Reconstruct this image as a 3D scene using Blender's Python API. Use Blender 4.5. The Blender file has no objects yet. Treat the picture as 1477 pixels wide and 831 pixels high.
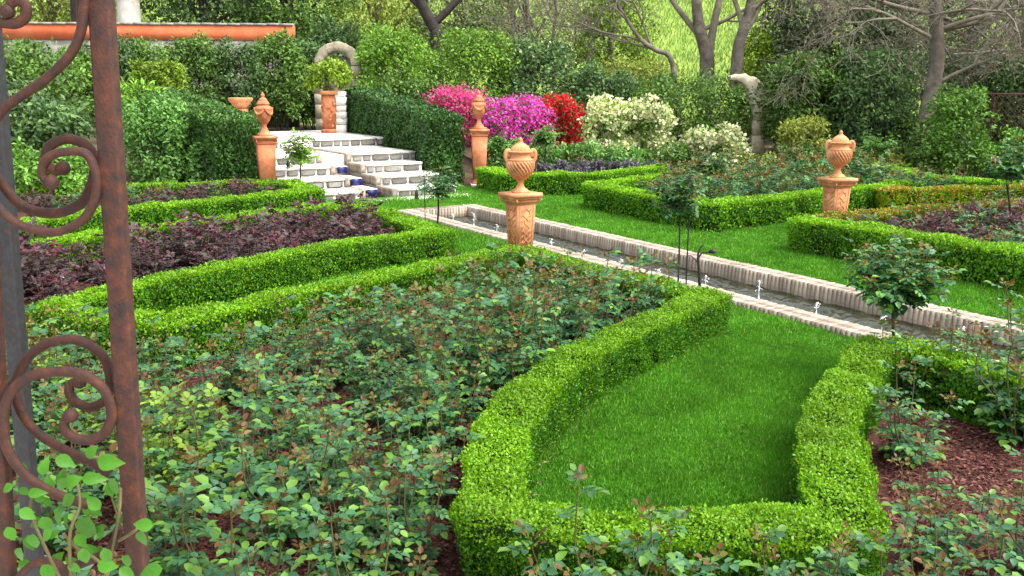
import bpy, math, random
import numpy as np
from mathutils import Matrix, Vector
random.seed(7); RNG = np.random.default_rng(7)
PI = math.pi
S = bpy.context.scene
C = bpy.context.collection

# ------------------------------------------------------------------ camera, sky, sun, exposure
FPX = 1300.0; EYE = 2.4; PITCH = math.atan(287.0 / FPX); CX, CY = 738.5, 415.5
cam = bpy.data.cameras.new('camera'); cam.sensor_width = 36.0; cam.lens = 36.0 * FPX / 1477.0
cam.clip_start = 0.05; cam.clip_end = 600
co = bpy.data.objects.new('camera', cam); C.objects.link(co)
co.location = (0, 0, EYE); co.rotation_euler = (PI / 2 - PITCH, 0, 0); S.camera = co
SUN_EL, SUN_AZ = math.radians(56), math.radians(118)      # azimuth clockwise from +Y: sun high, behind the right shoulder
w = bpy.data.worlds.new('World'); S.world = w; w.use_nodes = True
nt = w.node_tree; nt.nodes.clear()
sky = nt.nodes.new('ShaderNodeTexSky'); sky.sky_type = 'NISHITA'; sky.sun_disc = False
sky.sun_elevation = SUN_EL; sky.sun_rotation = SUN_AZ; sky.air_density = 1.6; sky.dust_density = 3.0
hs = nt.nodes.new('ShaderNodeHueSaturation'); hs.inputs['Saturation'].default_value = 0.35
bg = nt.nodes.new('ShaderNodeBackground'); bg.inputs['Strength'].default_value = 0.15
ow = nt.nodes.new('ShaderNodeOutputWorld')
nt.links.new(sky.outputs[0], hs.inputs['Color']); nt.links.new(hs.outputs[0], bg.inputs['Color'])
nt.links.new(bg.outputs[0], ow.inputs['Surface'])
sl = bpy.data.lights.new('sun', 'SUN'); sl.energy = 1.4; sl.angle = math.radians(35); sl.color = (1, 0.96, 0.88)
so = bpy.data.objects.new('sun', sl); C.objects.link(so); so.location = (18, -10, 30)
sd = Vector((math.sin(SUN_AZ) * math.cos(SUN_EL), math.cos(SUN_AZ) * math.cos(SUN_EL), math.sin(SUN_EL)))
so.rotation_euler = sd.to_track_quat('Z', 'Y').to_euler()
S.view_settings.view_transform = 'Standard'; S.view_settings.look = 'None'
S.view_settings.exposure = 1.62; S.view_settings.gamma = 1
S.cycles.use_denoising = True
S.cycles.max_bounces = 6; S.cycles.diffuse_bounces = 3; S.cycles.transmission_bounces = 3; S.cycles.glossy_bounces = 2

# ------------------------------------------------------------------ pixel -> place helpers
_c, _s = math.cos(PITCH), math.sin(PITCH)
def _ray(px, py):
    a = (px - CX) / FPX; b = -(py - CY) / FPX
    return a, _c + b * _s, -_s + b * _c
def gp(px, py, z=0.0):
    d = _ray(px, py); t = (z - EYE) / d[2]
    return (d[0] * t, d[1] * t)
def at(px, py, Y):
    d = _ray(px, py); t = Y / d[1]
    return np.array((d[0] * t, Y, EYE + d[2] * t))
# garden axis: t runs up along the water channel to the steps, n across it
ANG = math.atan2(0.523, 0.852); UT = np.array((-math.sin(ANG), math.cos(ANG))); UN = np.array((math.cos(ANG), math.sin(ANG)))
def tn(t, n):
    p = UT * t + UN * n
    return (p[0], p[1])
def sm(x):
    x = np.clip(x, 0, 1); return x * x * (3 - 2 * x)
def zt(x, y):
    t = UT[0] * x + UT[1] * y; n = UN[0] * x + UN[1] * y
    terr = 1.03 * sm((t - 22.5) / 2.5) * (1 - sm((n - 12) / 2.5))
    back = 0.6 * sm((y - 25) / 9)
    hill = np.maximum(0, y - 37) * 0.22 * sm((y - 37) / 10)
    return np.maximum(terr, back) + hill - 0.02

# ------------------------------------------------------------------ materials
def _mat(name):
    m = bpy.data.materials.new(name); m.use_nodes = True
    N = m.node_tree.nodes; N.clear()
    o = N.new('ShaderNodeOutputMaterial'); return m, N, m.node_tree.links, o
def _ramp(N, cols, pos=None):
    r = N.new('ShaderNodeValToRGB'); e = r.color_ramp.elements
    k = len(cols); pos = pos or [i / max(1, k - 1) for i in range(k)]
    while len(e) < k: e.new(0.5)
    for i in range(k): e[i].position = pos[i]; e[i].color = (*cols[i], 1)
    return r
def leafmat(name, cols, pos=None, trans=0.3, rough=0.45, nscale=1.2, vary=0.35, spec=0.35):
    m, N, L, o = _mat(name)
    g = N.new('ShaderNodeNewGeometry'); r = _ramp(N, cols, pos); L.new(g.outputs['Random Per Island'], r.inputs[0])
    tc = N.new('ShaderNodeTexCoord'); nz = N.new('ShaderNodeTexNoise'); nz.inputs['Scale'].default_value = nscale; nz.inputs['Detail'].default_value = 2
    L.new(tc.outputs['Object'], nz.inputs['Vector'])
    mr = N.new('ShaderNodeMapRange'); mr.inputs[1].default_value = 0.3; mr.inputs[2].default_value = 0.7
    mr.inputs[3].default_value = 1 - vary; mr.inputs[4].default_value = 1 + vary; L.new(nz.outputs[0], mr.inputs[0])
    oi = N.new('ShaderNodeObjectInfo'); mr2 = N.new('ShaderNodeMapRange'); mr2.inputs[3].default_value = 0.82; mr2.inputs[4].default_value = 1.18
    L.new(oi.outputs['Random'], mr2.inputs[0])
    mu = N.new('ShaderNodeMath'); mu.operation = 'MULTIPLY'; L.new(mr.outputs[0], mu.inputs[0]); L.new(mr2.outputs[0], mu.inputs[1])
    vm = N.new('ShaderNodeVectorMath'); vm.operation = 'SCALE'; L.new(r.outputs[0], vm.inputs[0]); L.new(mu.outputs[0], vm.inputs['Scale'])
    p = N.new('ShaderNodeBsdfPrincipled'); p.inputs['Roughness'].default_value = rough; p.inputs['Specular IOR Level'].default_value = spec
    t = N.new('ShaderNodeBsdfTranslucent'); mx = N.new('ShaderNodeMixShader'); mx.inputs[0].default_value = trans
    L.new(vm.outputs[0], p.inputs['Base Color']); L.new(vm.outputs[0], t.inputs['Color'])
    L.new(p.outputs[0], mx.inputs[1]); L.new(t.outputs[0], mx.inputs[2]); L.new(mx.outputs[0], o.inputs[0])
    return m
def surfmat(name, cols, scale=4.0, rough=0.8, bump=0.3, bscale=40.0, detail=6, pos=None, spec=0.3, isl=0.0, dist=0.02, coords='Object', metal=0.0):
    m, N, L, o = _mat(name)
    tc = N.new('ShaderNodeTexCoord'); nz = N.new('ShaderNodeTexNoise'); nz.inputs['Scale'].default_value = scale; nz.inputs['Detail'].default_value = detail; nz.inputs['Roughness'].default_value = 0.62
    L.new(tc.outputs[coords], nz.inputs['Vector'])
    k = len(cols); pos = pos or [0.3 + 0.4 * i / max(1, k - 1) for i in range(k)]
    r = _ramp(N, cols, pos); L.new(nz.outputs[0], r.inputs[0]); out = r.outputs[0]
    if isl:
        oi = N.new('ShaderNodeObjectInfo'); g = N.new('ShaderNodeNewGeometry')
        ad = N.new('ShaderNodeMath'); ad.operation = 'ADD'; L.new(oi.outputs['Random'], ad.inputs[0]); L.new(g.outputs['Random Per Island'], ad.inputs[1])
        fr = N.new('ShaderNodeMath'); fr.operation = 'FRACT'; L.new(ad.outputs[0], fr.inputs[0])
        mr = N.new('ShaderNodeMapRange'); mr.inputs[3].default_value = 1 - isl; mr.inputs[4].default_value = 1 + isl; L.new(fr.outputs[0], mr.inputs[0])
        vm = N.new('ShaderNodeVectorMath'); vm.operation = 'SCALE'; L.new(out, vm.inputs[0]); L.new(mr.outputs[0], vm.inputs['Scale']); out = vm.outputs[0]
    p = N.new('ShaderNodeBsdfPrincipled'); p.inputs['Roughness'].default_value = rough; p.inputs['Specular IOR Level'].default_value = spec; p.inputs['Metallic'].default_value = metal
    L.new(out, p.inputs['Base Color'])
    if bump:
        b = N.new('ShaderNodeTexNoise'); b.inputs['Scale'].default_value = bscale; b.inputs['Detail'].default_value = 5; L.new(tc.outputs[coords], b.inputs['Vector'])
        bn = N.new('ShaderNodeBump'); bn.inputs['Strength'].default_value = bump; bn.inputs['Distance'].default_value = dist
        L.new(b.outputs[0], bn.inputs['Height']); L.new(bn.outputs[0], p.inputs['Normal'])
    L.new(p.outputs[0], o.inputs[0]); return m

M = {}
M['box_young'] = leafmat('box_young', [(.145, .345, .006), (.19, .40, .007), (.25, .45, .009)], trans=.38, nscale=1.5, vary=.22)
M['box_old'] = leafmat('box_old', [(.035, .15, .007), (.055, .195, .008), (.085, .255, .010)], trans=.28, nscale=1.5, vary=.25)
M['box_rust'] = leafmat('box_rust', [(.10, .25, .012), (.15, .28, .014), (.34, .17, .012), (.42, .14, .012), (.12, .26, .014)], trans=.25, nscale=1.1, vary=.3)
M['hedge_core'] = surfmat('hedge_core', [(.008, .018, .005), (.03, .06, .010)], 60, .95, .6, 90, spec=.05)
M['yew'] = leafmat('yew', [(.024, .07, .016), (.04, .11, .02), (.07, .155, .024)], trans=.15, nscale=1.6, vary=.3)
M['rose_leaf'] = leafmat('rose_leaf', [(.020, .08, .022), (.032, .115, .032), (.048, .15, .06), (.075, .21, .030), (.15, .29, .03)], [0, .3, .55, .8, 1], trans=.25, rough=.42, spec=.45, nscale=4, vary=.3)
M['rose_new'] = leafmat('rose_new', [(.13, .19, .03), (.15, .13, .02), (.14, .065, .016), (.10, .03, .016)], trans=.35, nscale=4, vary=.2)
M['rose_purple'] = leafmat('rose_purple', [(.034, .018, .024), (.058, .028, .036), (.095, .06, .068), (.06, .075, .042), (.12, .03, .042)], trans=.2, rough=.5, spec=.3, nscale=3, vary=.3)
M['rose_purple_new'] = leafmat('rose_purple_new', [(.075, .015, .022), (.11, .024, .034), (.065, .03, .034)], trans=.3, nscale=4, vary=.2)
M['cane'] = surfmat('cane', [(.09, .06, .03), (.11, .10, .03)], 12, .6, .2, 60)
M['bark'] = surfmat('bark', [(.07, .06, .045), (.15, .125, .10), (.25, .22, .175)], 3, .9, .7, 14)
M['bark_dark'] = surfmat('bark_dark', [(.018, .014, .012), (.05, .04, .034)], 4, .9, .6, 18)
M['bark_pale'] = surfmat('bark_pale', [(.30, .27, .23), (.5, .47, .42), (.62, .6, .55)], 1.6, .85, .5, 8)
M['twig'] = surfmat('twig', [(.14, .12, .09), (.27, .235, .175)], 5, .9, 0)
M['terracotta'] = surfmat('terracotta', [(.24, .11, .06), (.47, .19, .08), (.57, .255, .11), (.62, .37, .21)], 3.5, .78, .35, 55, dist=.006)
M['terracotta_red'] = surfmat('terracotta_red', [(.22, .09, .05), (.43, .14, .06), (.52, .19, .085), (.56, .29, .17)], 3.5, .78, .35, 55, dist=.006)
M['rust'] = surfmat('rust', [(.014, .009, .008), (.034, .012, .008), (.055, .016, .008), (.10, .028, .009)], 60, .75, .5, 260, pos=[.3, .43, .56, .72], detail=10, dist=.002, spec=.4)
M['iron_dark'] = surfmat('iron_dark', [(.045, .016, .01), (.010, .010, .012), (.017, .017, .020), (.026, .026, .030)], 90, .6, .4, 120, pos=[.33, .42, .55, .7], dist=.002, spec=.5)
M['brick'] = surfmat('brick', [(.15, .11, .08), (.26, .20, .15), (.37, .31, .245), (.45, .40, .33)], 9, .85, .4, 60, isl=.28, dist=.008)
M['brick_mortar'] = surfmat('brick_mortar', [(.10, .085, .07), (.2, .18, .15)], 14, .95, .3, 60)
M['limestone'] = surfmat('limestone', [(.52, .48, .42), (.70, .67, .61), (.78, .76, .71)], 2.2, .9, .3, 25, dist=.01)
M['rubble'] = surfmat('rubble', [(.10, .09, .07), (.18, .155, .115), (.21, .21, .205), (.28, .225, .15)], 4, .9, .5, 18, isl=.35, dist=.015)
M['blue_tile'] = surfmat('blue_tile', [(.012, .016, .09), (.02, .025, .15)], 8, .2, 0, spec=.6, isl=.2)
M['ruin_stone'] = surfmat('ruin_stone', [(.15, .13, .09), (.33, .28, .20), (.48, .42, .32)], 2.6, .92, .6, 9, dist=.03)
M['pale_ruin'] = surfmat('pale_ruin', [(.26, .21, .13), (.44, .37, .25), (.56, .50, .38)], 3.5, .92, .6, 12, dist=.03)
M['cream_stone'] = surfmat('cream_stone', [(.42, .35, .22), (.58, .51, .37), (.66, .61, .50)], 3.0, .92, .6, 12, dist=.03)
M['red_plaster'] = surfmat('red_plaster', [(.50, .11, .045), (.62, .15, .06), (.66, .22, .11)], 1.2, .9, .25, 20)
M['wall_stone'] = surfmat('wall_stone', [(.06, .06, .05), (.16, .15, .13), (.34, .32, .29)], 3.5, .92, .5, 12)
M['coping'] = surfmat('coping', [(.20, .18, .16), (.36, .33, .29)], 6, .9, .3, 20)
M['mulch'] = surfmat('mulch', [(.035, .012, .010), (.085, .030, .022), (.14, .058, .042)], 34, .95, .9, 70, detail=8, dist=.03)
M['chip'] = leafmat('chip', [(.032, .012, .011), (.075, .024, .02), (.12, .042, .032), (.19, .095, .075)], trans=0, rough=.9, spec=.15, nscale=2, vary=.2)
M['soil'] = surfmat('soil', [(.04, .025, .015), (.09, .06, .035), (.07, .10, .03)], 3, .95, .6, 30)
M['lawn'] = surfmat('lawn', [(.04, .17, .010), (.06, .22, .012), (.09, .28, .016)], 2.4, .9, .7, 120, dist=.02, detail=9)
M['grass'] = leafmat('grass', [(.06, .225, .012), (.092, .295, .014), (.125, .355, .018), (.28, .47, .08)], [0, .4, .8, 1], trans=.35, rough=.5, nscale=2.0, vary=.2, spec=.25)
M['hill'] = surfmat('hill', [(.12, .21, .03), (.19, .28, .04), (.25, .34, .06)], .5, .95, .4, 3, detail=8)
M['meadow'] = leafmat('meadow', [(.12, .21, .03), (.19, .29, .04), (.27, .36, .07)], trans=.3, nscale=.15, vary=.3)
M['white_tip'] = surfmat('white_tip', [(.75, .77, .78), (.85, .86, .87)], 4, .25, 0, spec=.5)
M['basin'] = surfmat('basin', [(.035, .035, .012), (.07, .065, .02)], 3, .9, .3, 10)
M['steel'] = surfmat('steel', [(.25, .25, .25), (.4, .4, .4)], 8, .45, 0, metal=.6)
M['black'] = surfmat('black', [(.012, .011, .010), (.03, .026, .022)], 14, .6, .3, 40)
def water_mat():
    m, N, L, o = _mat('water')
    p = N.new('ShaderNodeBsdfPrincipled'); p.inputs['Base Color'].default_value = (.022, .024, .010, 1)
    p.inputs['Roughness'].default_value = .06; p.inputs['IOR'].default_value = 1.33; p.inputs['Specular IOR Level'].default_value = .7
    tc = N.new('ShaderNodeTexCoord'); nz = N.new('ShaderNodeTexNoise'); nz.inputs['Scale'].default_value = 7; nz.inputs['Detail'].default_value = 3
    L.new(tc.outputs['Object'], nz.inputs['Vector'])
    bn = N.new('ShaderNodeBump'); bn.inputs['Strength'].default_value = .6; bn.inputs['Distance'].default_value = .04
    L.new(nz.outputs[0], bn.inputs['Height']); L.new(bn.outputs[0], p.inputs['Normal']); L.new(p.outputs[0], o.inputs[0]); return m
M['water'] = water_mat()
def flowermat(name, cols): return leafmat(name, cols, trans=.3, rough=.6, nscale=1.5, vary=.2, spec=.1)
M['az_pink'] = flowermat('az_pink', [(.60, .03, .20), (.78, .06, .30), (.84, .16, .40), (.66, .03, .10)])
M['az_magenta'] = flowermat('az_magenta', [(.66, .03, .38), (.82, .06, .50), (.88, .20, .62)])
M['az_red'] = flowermat('az_red', [(.40, .006, .015), (.60, .012, .03), (.66, .03, .05)])
M['cream'] = flowermat('cream', [(.62, .62, .26), (.72, .70, .38), (.78, .78, .55), (.28, .36, .08)])
def lm(name, c, **k):
    c = np.array(c); M[name] = leafmat(name, [tuple(c * .5), tuple(c), tuple(c * 1.5 + np.array((.02, .02, .0)))], **k)
lm('lf_dark', (.075, .145, .042), vary=.45)
lm('lf_mid', (.11, .215, .035), vary=.4)
lm('lf_light', (.18, .35, .035), vary=.3)
lm('lf_lime', (.19, .30, .02), vary=.25)
lm('lf_fresh', (.14, .31, .06), vary=.3)
lm('lf_yellow', (.27, .32, .05), vary=.35)
lm('lf_grey', (.26, .31, .13), vary=.3)
lm('lf_oak', (.095, .125, .06), vary=.5)
lm('lf_ivy', (.13, .29, .035), vary=.35)
lm('lf_lav', (.13, .12, .14), vary=.3)
M['vine_leaf'] = leafmat('vine_leaf', [(.016, .085, .006), (.035, .14, .010), (.065, .21, .014), (.13, .32, .022)], trans=.3, rough=.42, spec=.28, nscale=45, vary=.35)

# ------------------------------------------------------------------ mesh builder
def nrm(a): return a / np.maximum(1e-9, np.linalg.norm(a, axis=-1, keepdims=True))
class MB:
    def __init__(s): s.ch = []
    def add(s, V, F, mi=0):
        V = np.asarray(V, dtype=np.float64).reshape(-1, 3); F = np.asarray(F, dtype=np.int64)
        if len(F): s.ch.append((V, F, mi))
        return s
    def box(s, c, d, rz=0.0, mi=0, M4=None, taper=1.0, jit=0.0):
        x, y, z = np.array(d) / 2.0
        V = np.array([(-x, -y, -z), (x, -y, -z), (x, y, -z), (-x, y, -z), (-x, -y, z), (x, -y, z), (x, y, z), (-x, y, z)])
        V[4:, :2] *= taper
        if jit: V += RNG.uniform(-jit, jit, V.shape)
        if rz: cs, sn = math.cos(rz), math.sin(rz); V = V @ np.array([[cs, sn, 0], [-sn, cs, 0], [0, 0, 1]])
        if M4 is not None: V = (np.array(M4)[:3, :3] @ V.T).T
        return s.add(V + np.array(c), [(0, 3, 2, 1), (4, 5, 6, 7), (0, 1, 5, 4), (1, 2, 6, 5), (2, 3, 7, 6), (3, 0, 4, 7)], mi)
    def tube(s, pts, rad, k=6, mi=0, cap=True, flat=1.0):
        P = np.asarray(pts, float); m = len(P)
        R = np.broadcast_to(np.asarray(rad, float), (m,))
        T = nrm(np.gradient(P, axis=0)); up = np.array((0, 0, 1.0)) if abs(T[0][2]) < .9 else np.array((0, 1.0, 0))
        A = nrm(np.cross(T[0], up)); As = [A]
        for i in range(1, m):
            A = As[-1] - T[i] * np.dot(As[-1], T[i]); As.append(A / max(1e-9, np.linalg.norm(A)))
        As = np.array(As); Bs = np.cross(T, As)
        th = np.arange(k) * 2 * PI / k + PI / k
        V = P[:, None] + R[:, None, None] * (np.cos(th)[None, :, None] * As[:, None] + flat * np.sin(th)[None, :, None] * Bs[:, None])
        V = V.reshape(-1, 3); i = np.arange(m - 1)[:, None] * k; j = np.arange(k)[None]; j2 = (j + 1) % k
        F = np.stack([i + j, i + j2, i + k + j2, i + k + j], -1).reshape(-1, 4)
        s.add(V, F, mi)
        if cap:
            for e, (b, sgn) in enumerate(((0, -1), ((m - 1) * k, 1))):
                ring = V[b:b + k]; cc = ring.mean(0, keepdims=True)
                idx = np.arange(k); f = np.stack([idx, (idx + 1) % k, np.full(k, k)], -1)
                s.add(np.vstack([ring, cc]), f if sgn > 0 else f[:, ::-1], mi)
        return s
    def lathe(s, prof, k=24, c=(0, 0, 0), mi=0, fl=None, wob=0.0):
        prof = np.asarray(prof, float); m = len(prof); th = np.arange(k) * 2 * PI / k
        R = np.repeat(prof[:, :1], k, 1); Z = np.repeat(prof[:, 1:2], k, 1)
        if fl is not None: R = R * fl(th[None, :], Z)
        if wob: R = R * (1 + RNG.normal(0, wob, R.shape))
        V = np.stack([R * np.cos(th), R * np.sin(th), Z], -1).reshape(-1, 3) + np.array(c)
        i = np.arange(m - 1)[:, None] * k; j = np.arange(k)[None]; j2 = (j + 1) % k
        return s.add(V, np.stack([i + j, i + j2, i + k + j2, i + k + j], -1).reshape(-1, 4), mi)
    def leaves(s, P, D, Nn, L, W, mi=0, droop=0.0, six=False):
        P = np.asarray(P, float); k = len(P)
        if k == 0: return s
        D = nrm(np.asarray(D, float)); Nn = np.asarray(Nn, float)
        Sd = nrm(np.cross(D, Nn)); Nn = np.cross(Sd, D)
        L = np.broadcast_to(np.asarray(L, float), (k,))[:, None]; W = np.broadcast_to(np.asarray(W, float), (k,))[:, None]
        i = np.arange(k)[:, None]
        if six:
            V = np.stack([P, P + D * L * .28 - Sd * W * .46 + Nn * W * .12, P + D * L * .68 - Sd * W * .42 + Nn * W * .12, P + D * L - Nn * L * droop,
                          P + D * L * .68 + Sd * W * .42 + Nn * W * .12, P + D * L * .28 + Sd * W * .46 + Nn * W * .12], 1).reshape(-1, 3)
            F = np.concatenate([i * 6 + np.array([0, 3, 2, 1]), i * 6 + np.array([0, 5, 4, 3])], 1).reshape(-1, 4)
        else:
            V = np.stack([P, P + D * L * .5 - Sd * W * .5 + Nn * W * .15, P + D * L - Nn * L * droop, P + D * L * .5 + Sd * W * .5 + Nn * W * .15], 1).reshape(-1, 3)
            F = np.concatenate([i * 4 + np.array([0, 2, 1]), i * 4 + np.array([0, 3, 2])], 1).reshape(-1, 3)
        return s.add(V, F, mi)
    def mesh(s, name, mats, smooth=False, off=None):
        me = bpy.data.meshes.new(name); vo = 0; Vs = []; Ls = []; starts = []; mi = []; lo = 0
        for V, F, m in s.ch:
            Vs.append(V); k = F.shape[1]; Ls.append((F + vo).reshape(-1)); starts.append(np.arange(len(F)) * k + lo)
            mi.append(np.full(len(F), m)); vo += len(V); lo += F.size
        V = np.vstack(Vs)
        if off is not None: V = V - np.asarray(off, float)
        Lp = np.concatenate(Ls); St = np.concatenate(starts); mi = np.concatenate(mi)
        me.vertices.add(len(V)); me.vertices.foreach_set('co', V.astype(np.float32).reshape(-1))
        me.loops.add(len(Lp)); me.loops.foreach_set('vertex_index', Lp.astype(np.int32))
        me.polygons.add(len(St)); me.polygons.foreach_set('loop_start', St.astype(np.int32))
        for m in (mats if isinstance(mats, (list, tuple)) else [mats]): me.materials.append(M[m] if isinstance(m, str) else m)
        me.polygons.foreach_set('material_index', mi.astype(np.int32))
        if smooth: me.polygons.foreach_set('use_smooth', np.ones(len(St), dtype=bool))
        me.update(calc_edges=True); return me
    def build(s, name, mats, parent=None, smooth=False, kind=None, loc=None):
        """vertices are in world coordinates; the object's origin is the parent's (or loc)"""
        off = np.array(parent['_o']) if parent is not None and '_o' in parent.keys() else (np.array(loc) if loc is not None else None)
        o = bpy.data.objects.new(name, s.mesh(name, mats, smooth, off)); C.objects.link(o)
        if parent is not None: o.parent = parent
        elif loc is not None: o.location = loc
        if kind: o['kind'] = kind
        return o
def tag(o, label, cat=None, group=None, kind=None):
    o['label'] = label
    if cat: o['category'] = cat
    if group: o['group'] = group
    if kind: o['kind'] = kind
    return o
def thing(name, label, cat, loc=(0, 0, 0), group=None, rz=0.0):
    o = bpy.data.objects.new(name, None); C.objects.link(o); o.empty_display_size = .1
    o.location = loc; o.rotation_euler = (0, 0, rz); o['_o'] = tuple(float(v) for v in loc)
    return tag(o, label, cat, group)
def local(name, label, cat, group=None):     # a thing built in local coordinates
    return thing(name, label, cat, (0, 0, 0), group)
def put(me, name, parent, mat4=None, kind=None):
    o = bpy.data.objects.new(name, me); C.objects.link(o); o.parent = parent
    if mat4 is not None: o.matrix_local = mat4
    if kind: o['kind'] = kind
    return o
def copy_tree(o, parent=None):
    c = o.copy(); C.objects.link(c); c.parent = parent
    for ch in list(o.children): copy_tree(ch, c)
    return c
def poly_sheet(name, pts, z, mat, label):
    me = bpy.data.meshes.new(name); me.from_pydata([(x, y, z) for x, y in pts], [], [list(range(len(pts)))]); me.materials.append(M[mat])
    o = bpy.data.objects.new(name, me); C.objects.link(o); o['kind'] = 'structure'; o['label'] = label; return o
def inpoly(P, poly):
    x, y = P[:, 0], P[:, 1]; r = np.zeros(len(P), bool); k = len(poly)
    for i in range(k):
        x1, y1 = poly[i]; x2, y2 = poly[(i + 1) % k]
        c = ((y1 > y) != (y2 > y)) & (x < (x2 - x1) * (y - y1) / ((y2 - y1) if y2 != y1 else 1e-9) + x1); r ^= c
    return r
def pdist(P, line):
    d = np.full(len(P), 1e9)
    for a, b in zip(line[:-1], line[1:]):
        a = np.array(a); b = np.array(b); ab = b - a; t = np.clip(((P - a) @ ab) / (ab @ ab), 0, 1)
        d = np.minimum(d, np.linalg.norm(P - (a + t[:, None] * ab), axis=1))
    return d
def rdir(k): return nrm(RNG.normal(size=(k, 3)))
def smooth_path(pts, sub=6):
    P = np.array(pts, float); k = len(P); out = []
    for i in range(k - 1):
        p0, p1, p2, p3 = P[max(i - 1, 0)], P[i], P[i + 1], P[min(i + 2, k - 1)]
        for j in range(sub):
            t = j / sub
            out.append(.5 * ((2 * p1) + (-p0 + p2) * t + (2 * p0 - 5 * p1 + 4 * p2 - p3) * t * t + (-p0 + 3 * p1 - 3 * p2 + p3) * t ** 3))
    out.append(P[-1]); return np.array(out)

# ------------------------------------------------------------------ the setting: ground, hill, beds, lawns
N0, N1, T0, T1 = 7.30, 9.04, 1.0, 16.25        # outer edges of the channel kerb
KW = 0.30; KTOP = 0.08; WATER = -0.11
def build_ground():
    ts = np.unique(np.concatenate([np.linspace(-14, T0, 6), np.linspace(T0, T1, 8), np.linspace(T1, 40, 40), np.linspace(40, 150, 30)]))
    ns = np.unique(np.concatenate([np.linspace(-90, -30, 8), np.linspace(-30, N0, 40), [N0, N1], np.linspace(N1, 40, 40), np.linspace(40, 110, 14)]))
    TT, NN = np.meshgrid(ts, ns, indexing='ij'); X = UT[0] * TT + UN[0] * NN; Y = UT[1] * TT + UN[1] * NN
    Z = zt(X, Y); V = np.stack([X, Y, Z], -1).reshape(-1, 3); b = len(ns); F = []
    for i in range(len(ts) - 1):
        for j in range(b - 1):
            if ts[i] >= T0 - 1e-6 and ts[i + 1] <= T1 + 1e-6 and ns[j] >= N0 - 1e-6 and ns[j + 1] <= N1 + 1e-6: continue
            F.append((i * b + j, i * b + j + 1, (i + 1) * b + j + 1, (i + 1) * b + j)[::-1])
    o = MB().add(V, F).build('ground', 'soil', smooth=True, kind='structure'); o['label'] = 'dark garden soil under and around the beds'
    # the hill behind, a sheet of its own just above the ground
    xs = np.linspace(-90, 110, 70); ys = np.linspace(34, 130, 50); XX, YY = np.meshgrid(xs, ys)
    V = np.stack([XX, YY, zt(XX, YY) + .05 - .15 * (YY < 36)], -1).reshape(-1, 3); b = len(xs)
    F = [(i * b + j, i * b + j + 1, (i + 1) * b + j + 1, (i + 1) * b + j) for i in range(len(ys) - 1) for j in range(b - 1)]
    o = MB().add(V, F).build('hill', 'hill', smooth=True, kind='structure'); o['label'] = 'bright green grassy hillside rising behind the garden'
build_ground()
AEDGE, BEDGE = 6.12, 10.80      # inner line of the beds on either side of the channel
def tnpoly(ps): return [tn(t, n) for t, n in ps]
poly_sheet('planting_bed', tnpoly([(0.2, -6), (0.2, AEDGE), (20.3, AEDGE), (20.3, -6)]), 0.0, 'mulch', 'red-brown bark mulch bed under the roses on the gate side')
poly_sheet('planting_bed', tnpoly([(1, BEDGE), (1, 22), (21.5, 22), (21.5, BEDGE)]), 0.0, 'mulch', 'bark mulch bed on the far side of the water channel')
U1 = [(1.97, 8.72), (1.3, 7.85), (0.85, 7.28), (0.42, 6.55), (0.12, 5.85), (-.06, 5.1), (-.10, 4.4), (-.08, 3.98), (0.5, 3.88), (1.0, 3.87), (1.62, 3.95), (1.72, 4.4), (1.85, 4.95), (2.04, 5.45), (2.47, 6.2), (2.98, 7.05)]
U2 = [(0.0, 11.3), (-.6, 10.5), (-1.3, 9.75), (-2.1, 8.85), (-2.75, 7.95), (-3.0, 7.6), (-3.7, 7.8), (-4.35, 8.2), (-4.05, 8.9), (-3.75, 9.5), (-3.0, 10.6), (-2.3, 11.7), (-1.05, 12.75)]
U3 = [(-2.75, 16.0), (-3.9, 14.95), (-5.4, 12.95), (-6.4, 11.6), (-7.5, 12.3), (-7.4, 13.8), (-6.6, 15.3), (-5.5, 16.4), (-4.0, 18.15)]
LAWNS = [
    tnpoly([(0.2, AEDGE), (0.2, N0), (18.6, N0), (18.6, AEDGE)]),
    tnpoly([(0.2, N1), (0.2, BEDGE), (21.2, BEDGE), (21.2, N1)]),
    tnpoly([(T1, N0), (T1, N1), (18.6, N1), (18.6, N0)]),
    U1 + [(3.35, 7.4), (2.4, 9.0)], U2, U3,
    [(3.5, 15.3), (5.1, 16.5), (6.6, 17.6), (8.6, 16.6), (6.9, 15.1), (4.3, 13.4)],
    [(-.1, 20.7), (1.9, 20.8), (3.5, 22.2), (4.2, 20.8), (1.5, 18.5)],
]
for i, p in enumerate(LAWNS):
    lab = ['lawn strip along the gate side of the water channel', 'lawn strip along the far side of the water channel', 'short lawn between channel end and stone steps', 'lawn inside the horseshoe box hedge', 'narrow lawn between two converging box hedges', 'lawn between hedges beyond the purple roses', 'lawn behind the far channel hedge', 'lawn by the far low hedge near the azaleas'][i]
    poly_sheet('lawn', p, 0.006 + .003 * (i > 2), 'lawn', lab)

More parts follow.
